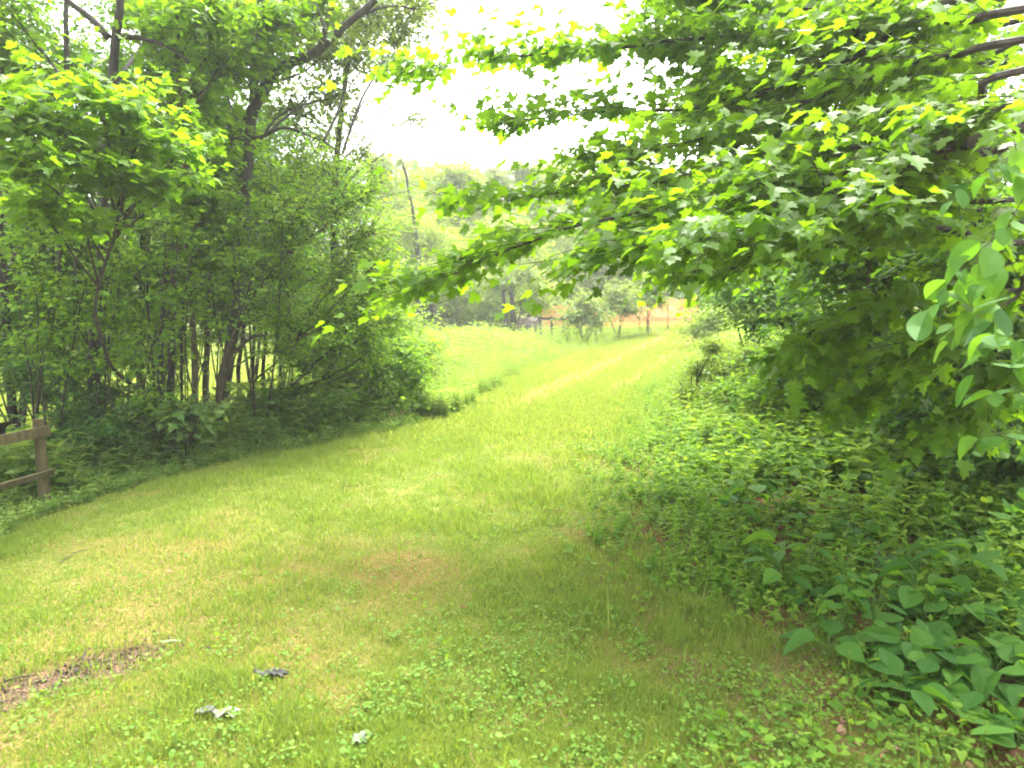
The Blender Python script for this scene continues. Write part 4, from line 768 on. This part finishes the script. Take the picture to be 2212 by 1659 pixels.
PL = [('largest oval-leaved plant at the bottom right corner', 2150, 1480, 7, .17, .16), ('oval-leaved plant just left of the largest one', 2020, 1470, 6, .15, .12), ('plant with long pointed leaves above the largest one', 2120, 1360, 7, .16, .18), ('heart-leaved plant hugging the right edge halfway down', 2190, 1200, 7, .13, .25),
      ('plant with paired oval leaves at the border of bare reddish litter', 1920, 1440, 6, .10, .08), ('plant with grey-green leaves in the middle of the litter', 1890, 1270, 7, .12, .14), ('tall plant by the reddish bare patch', 2030, 1240, 7, .13, .18), ('small plant where grass meets the ground cover', 1740, 1310, 6, .11, .08),
      ('low plant alone near the bottom right litter', 2160, 1600, 5, .09, .08), ('plant at the lower tip of the ground cover', 1830, 1390, 6, .10, .07), ('shaded plant below the oval-leaved sapling', 2150, 1090, 7, .12, .22), ('bright-leaved plant under the hanging maple tip', 1960, 1110, 7, .12, .18),
      ('broad plant right of the grey-green one', 2000, 1340, 7, .13, .12), ('plant near the pale turned leaf', 1700, 1120, 6, .11, .14), ('spreading plant beside the bright-leaved one', 1830, 1150, 7, .11, .14), ('plant peeking from the right border beside the largest one', 2200, 1420, 6, .15, .14)]
for k in range(52):
    v = rng.uniform(1050, 1640); u0 = np.interp(v, [1050, 1300, 1500, 1640], [1500, 1640, 1860, 2020]); u = u0 + (2240 - u0) * rng.random() ** .8
    PL.append(('crowded oval-leaved plant in the leafy bank at the lower right', min(u, 2270), v, 6, rng.uniform(.11, .18), rng.uniform(.12, .32) if v < 1420 else rng.uniform(.05, .16)))
for p in PL: plant(p[0], p[1], p[2], p[3], p[4], p[5], OVALH if 'heart' not in p[0] else HEART)

# ================================================================ LITTER ON THE LAWN
def flat(name, label, cat, u, v, outline, col, thick=.004, curl=.02, rot_=0, rough=.7, dark=None):
    p = G(u, v); o_ = np.array(outline, float); n = len(o_); c = o_.mean(0); m_, n1, b1 = mat(name + '_surface')
    n1.links.new(ramp(n1, noise(n1, 40, 4), [(.35, tuple(np.array(col) * .6)), (.6, col)]), b1.inputs['Base Color']); b1.inputs['Roughness'].default_value = rough
    rings = [1, .66, .33]; V = []
    for s in rings: q = c + (o_ - c) * s; V.append(np.column_stack([q, curl * .6 * (np.sin(q[:, 0] * 60 + 1) * .6 + np.cos(q[:, 1] * 85) * .6) * s + curl * .5 * s * s]))
    V = np.vstack(V + [[[c[0], c[1], 0]]]); V[:, 2] += .022; V[:, :2] = V[:, :2] @ rotz(rot_)[:2, :2].T
    F4 = np.concatenate([np.stack([k * n + np.arange(n), k * n + (np.arange(n) + 1) % n, (k + 1) * n + (np.arange(n) + 1) % n, (k + 1) * n + np.arange(n)], -1) for k in range(2)])
    F3 = np.stack([2 * n + np.arange(n), 2 * n + (np.arange(n) + 1) % n, np.full(n, 3 * n)], -1)
    mb = MB(); mb.add(V, F4); mb.n -= len(V); mb.V.pop(); mb.R.pop(); mb.add(V, F3)
    o = mb.build(name, [m_], None, smooth=True); o.location = p
    so_ = o.modifiers.new('thickness', 'SOLIDIFY'); so_.thickness = thick
    return tag(o, label, cat)
def ragged(a, b_, n=14, j=.2): n += 10; t = np.linspace(0, 2 * np.pi, n, endpoint=False); r_ = 1 + rng.normal(0, j * 1.1, n); return np.column_stack([a * r_ * np.cos(t), b_ * r_ * np.sin(t)])
flat('dry_leaf', 'curled whitish dry leaf lying on the grass near the bottom left', 'leaf', 490, 1552, ragged(.055, .028), (.20, .19, .16), .0015, .018)
flat('dry_leaf', 'small greyish-green curled leaf touching the white dry leaf', 'leaf', 445, 1550, ragged(.04, .02), (.07, .08, .05), .0015, .02)
flat('bark_chip', 'dark grey crumpled bark piece on the grass above the white dry leaf', 'bark', 588, 1466, ragged(.055, .028, 16, .25), (.03, .027, .025), .01, .022)
flat('upturned_leaf', 'pale green upturned leaf at the bottom of the lawn', 'leaf', 780, 1612, ragged(.035, .035, 12, .22), (.14, .19, .11), .0015, .035)
flat('fallen_leaf', 'long light green fallen leaf beside the bare earth patch', 'leaf', 367, 1398, [(-.05, 0), (-.02, .014), (.02, .012), (.055, .004), (.02, -.010), (-.02, -.012)], (.14, .22, .07), .002, .01)
flat('brown_leaf', 'small rusty brown leaf in the grass above the fallen green leaf', 'leaf', 367, 1245, ragged(.02, .014), (.35, .15, .05), .002, .01)
flat('red_leaf', 'small dark red leaf in the middle of the lawn', 'leaf', 1002, 1322, ragged(.014, .012), (.25, .05, .04), .002, .01)
def stick(label, a, b_, r_):
    p, q = G(*a), G(*b_); mb = MB(); tube(mb, smooth_poly([[0, 0, .01], (q - p) * .5 + [0, 0, .022] + rng.normal(0, .004, 3), q - p + [0, 0, .012]], 5), r_, r_ * .5, 6, cap=True)
    o = mb.build('stick', [M['bark']], None, smooth=True); o.location = p; tag(o, label, 'stick', 'sticks on the lawn')
stick('thin grey stick at the left edge above the bare earth', (0, 1480), (90, 1462), .004)
stick('dry stick across the straw patch on the upper left of the lawn', (130, 1218), (190, 1190), .004)
stick('short dark twig sticking out of the bare earth patch', (178, 1430), (192, 1405), .005)
mb = MB(); n = 900
x = []; y = []
for p, sx, sy in ((BP[0], .34, .12), (BP[1], .2, .06), (BP[2], .25, .12)):
    k = n // 3; x.append(p[0] + rng.normal(0, sx * .85, k) ); y.append(p[1] + (x[-1] - p[0]) * .6 + rng.normal(0, sy * 1.1, k))
x = np.concatenate(x); y = np.concatenate(y); ax = rng.normal(0, 1, (len(x), 3)); ax[:, 2] *= .5
leaves(mb, np.column_stack([x, y, H(x, y) - .020 * masks(x, y)[2] - .004]), ax, rng.normal(0, .5, (len(x), 3)) + [0, 0, 1], rng.uniform(.006, .02, len(x)), (np.array([[0, 0, 0], [.4, .3, .3], [.3, 1, .1], [-.3, .7, .25], [0, .5, -.4]]), np.array([[0, 1, 3], [1, 2, 3], [0, 4, 1], [1, 4, 2], [2, 4, 3], [3, 4, 0]])), 0)
sm_ = barkmat('soil_crumbs', (.035, .024, .016), (.08, .055, .036), (.15, .11, .075), 30, (1, 1, 1))
tag(mb.build('loose_soil', [sm_]), 'loose crumbs of soil and bark on the scuffed bare patch', 'soil', kind='stuff')

# ---------------------------------------------------------------- thin scattering volume, added to stand in for lens bloom and overexposed glow
hm = bpy.data.materials.new('glow_volume_scatter'); hm.use_nodes = True; hn = hm.node_tree; hn.nodes.remove(hn.nodes['Principled BSDF'])
pv = hn.nodes.new('ShaderNodeVolumePrincipled'); pv.inputs['Density'].default_value = .0016; pv.inputs['Color'].default_value = (.95, .96, .95, 1); pv.inputs['Anisotropy'].default_value = .3
hn.links.new(pv.outputs[0], hn.nodes['Material Output'].inputs['Volume'])
mb = MB(); mb.box([0, 25, 7.5], (220, 130, 25)); hz = mb.build('glow_volume', [hm]); tag(hz, 'added thin volume imitating pale lens glow over the clearing', 'glow_volume', kind='stuff')
S.cycles.volume_bounces = 1
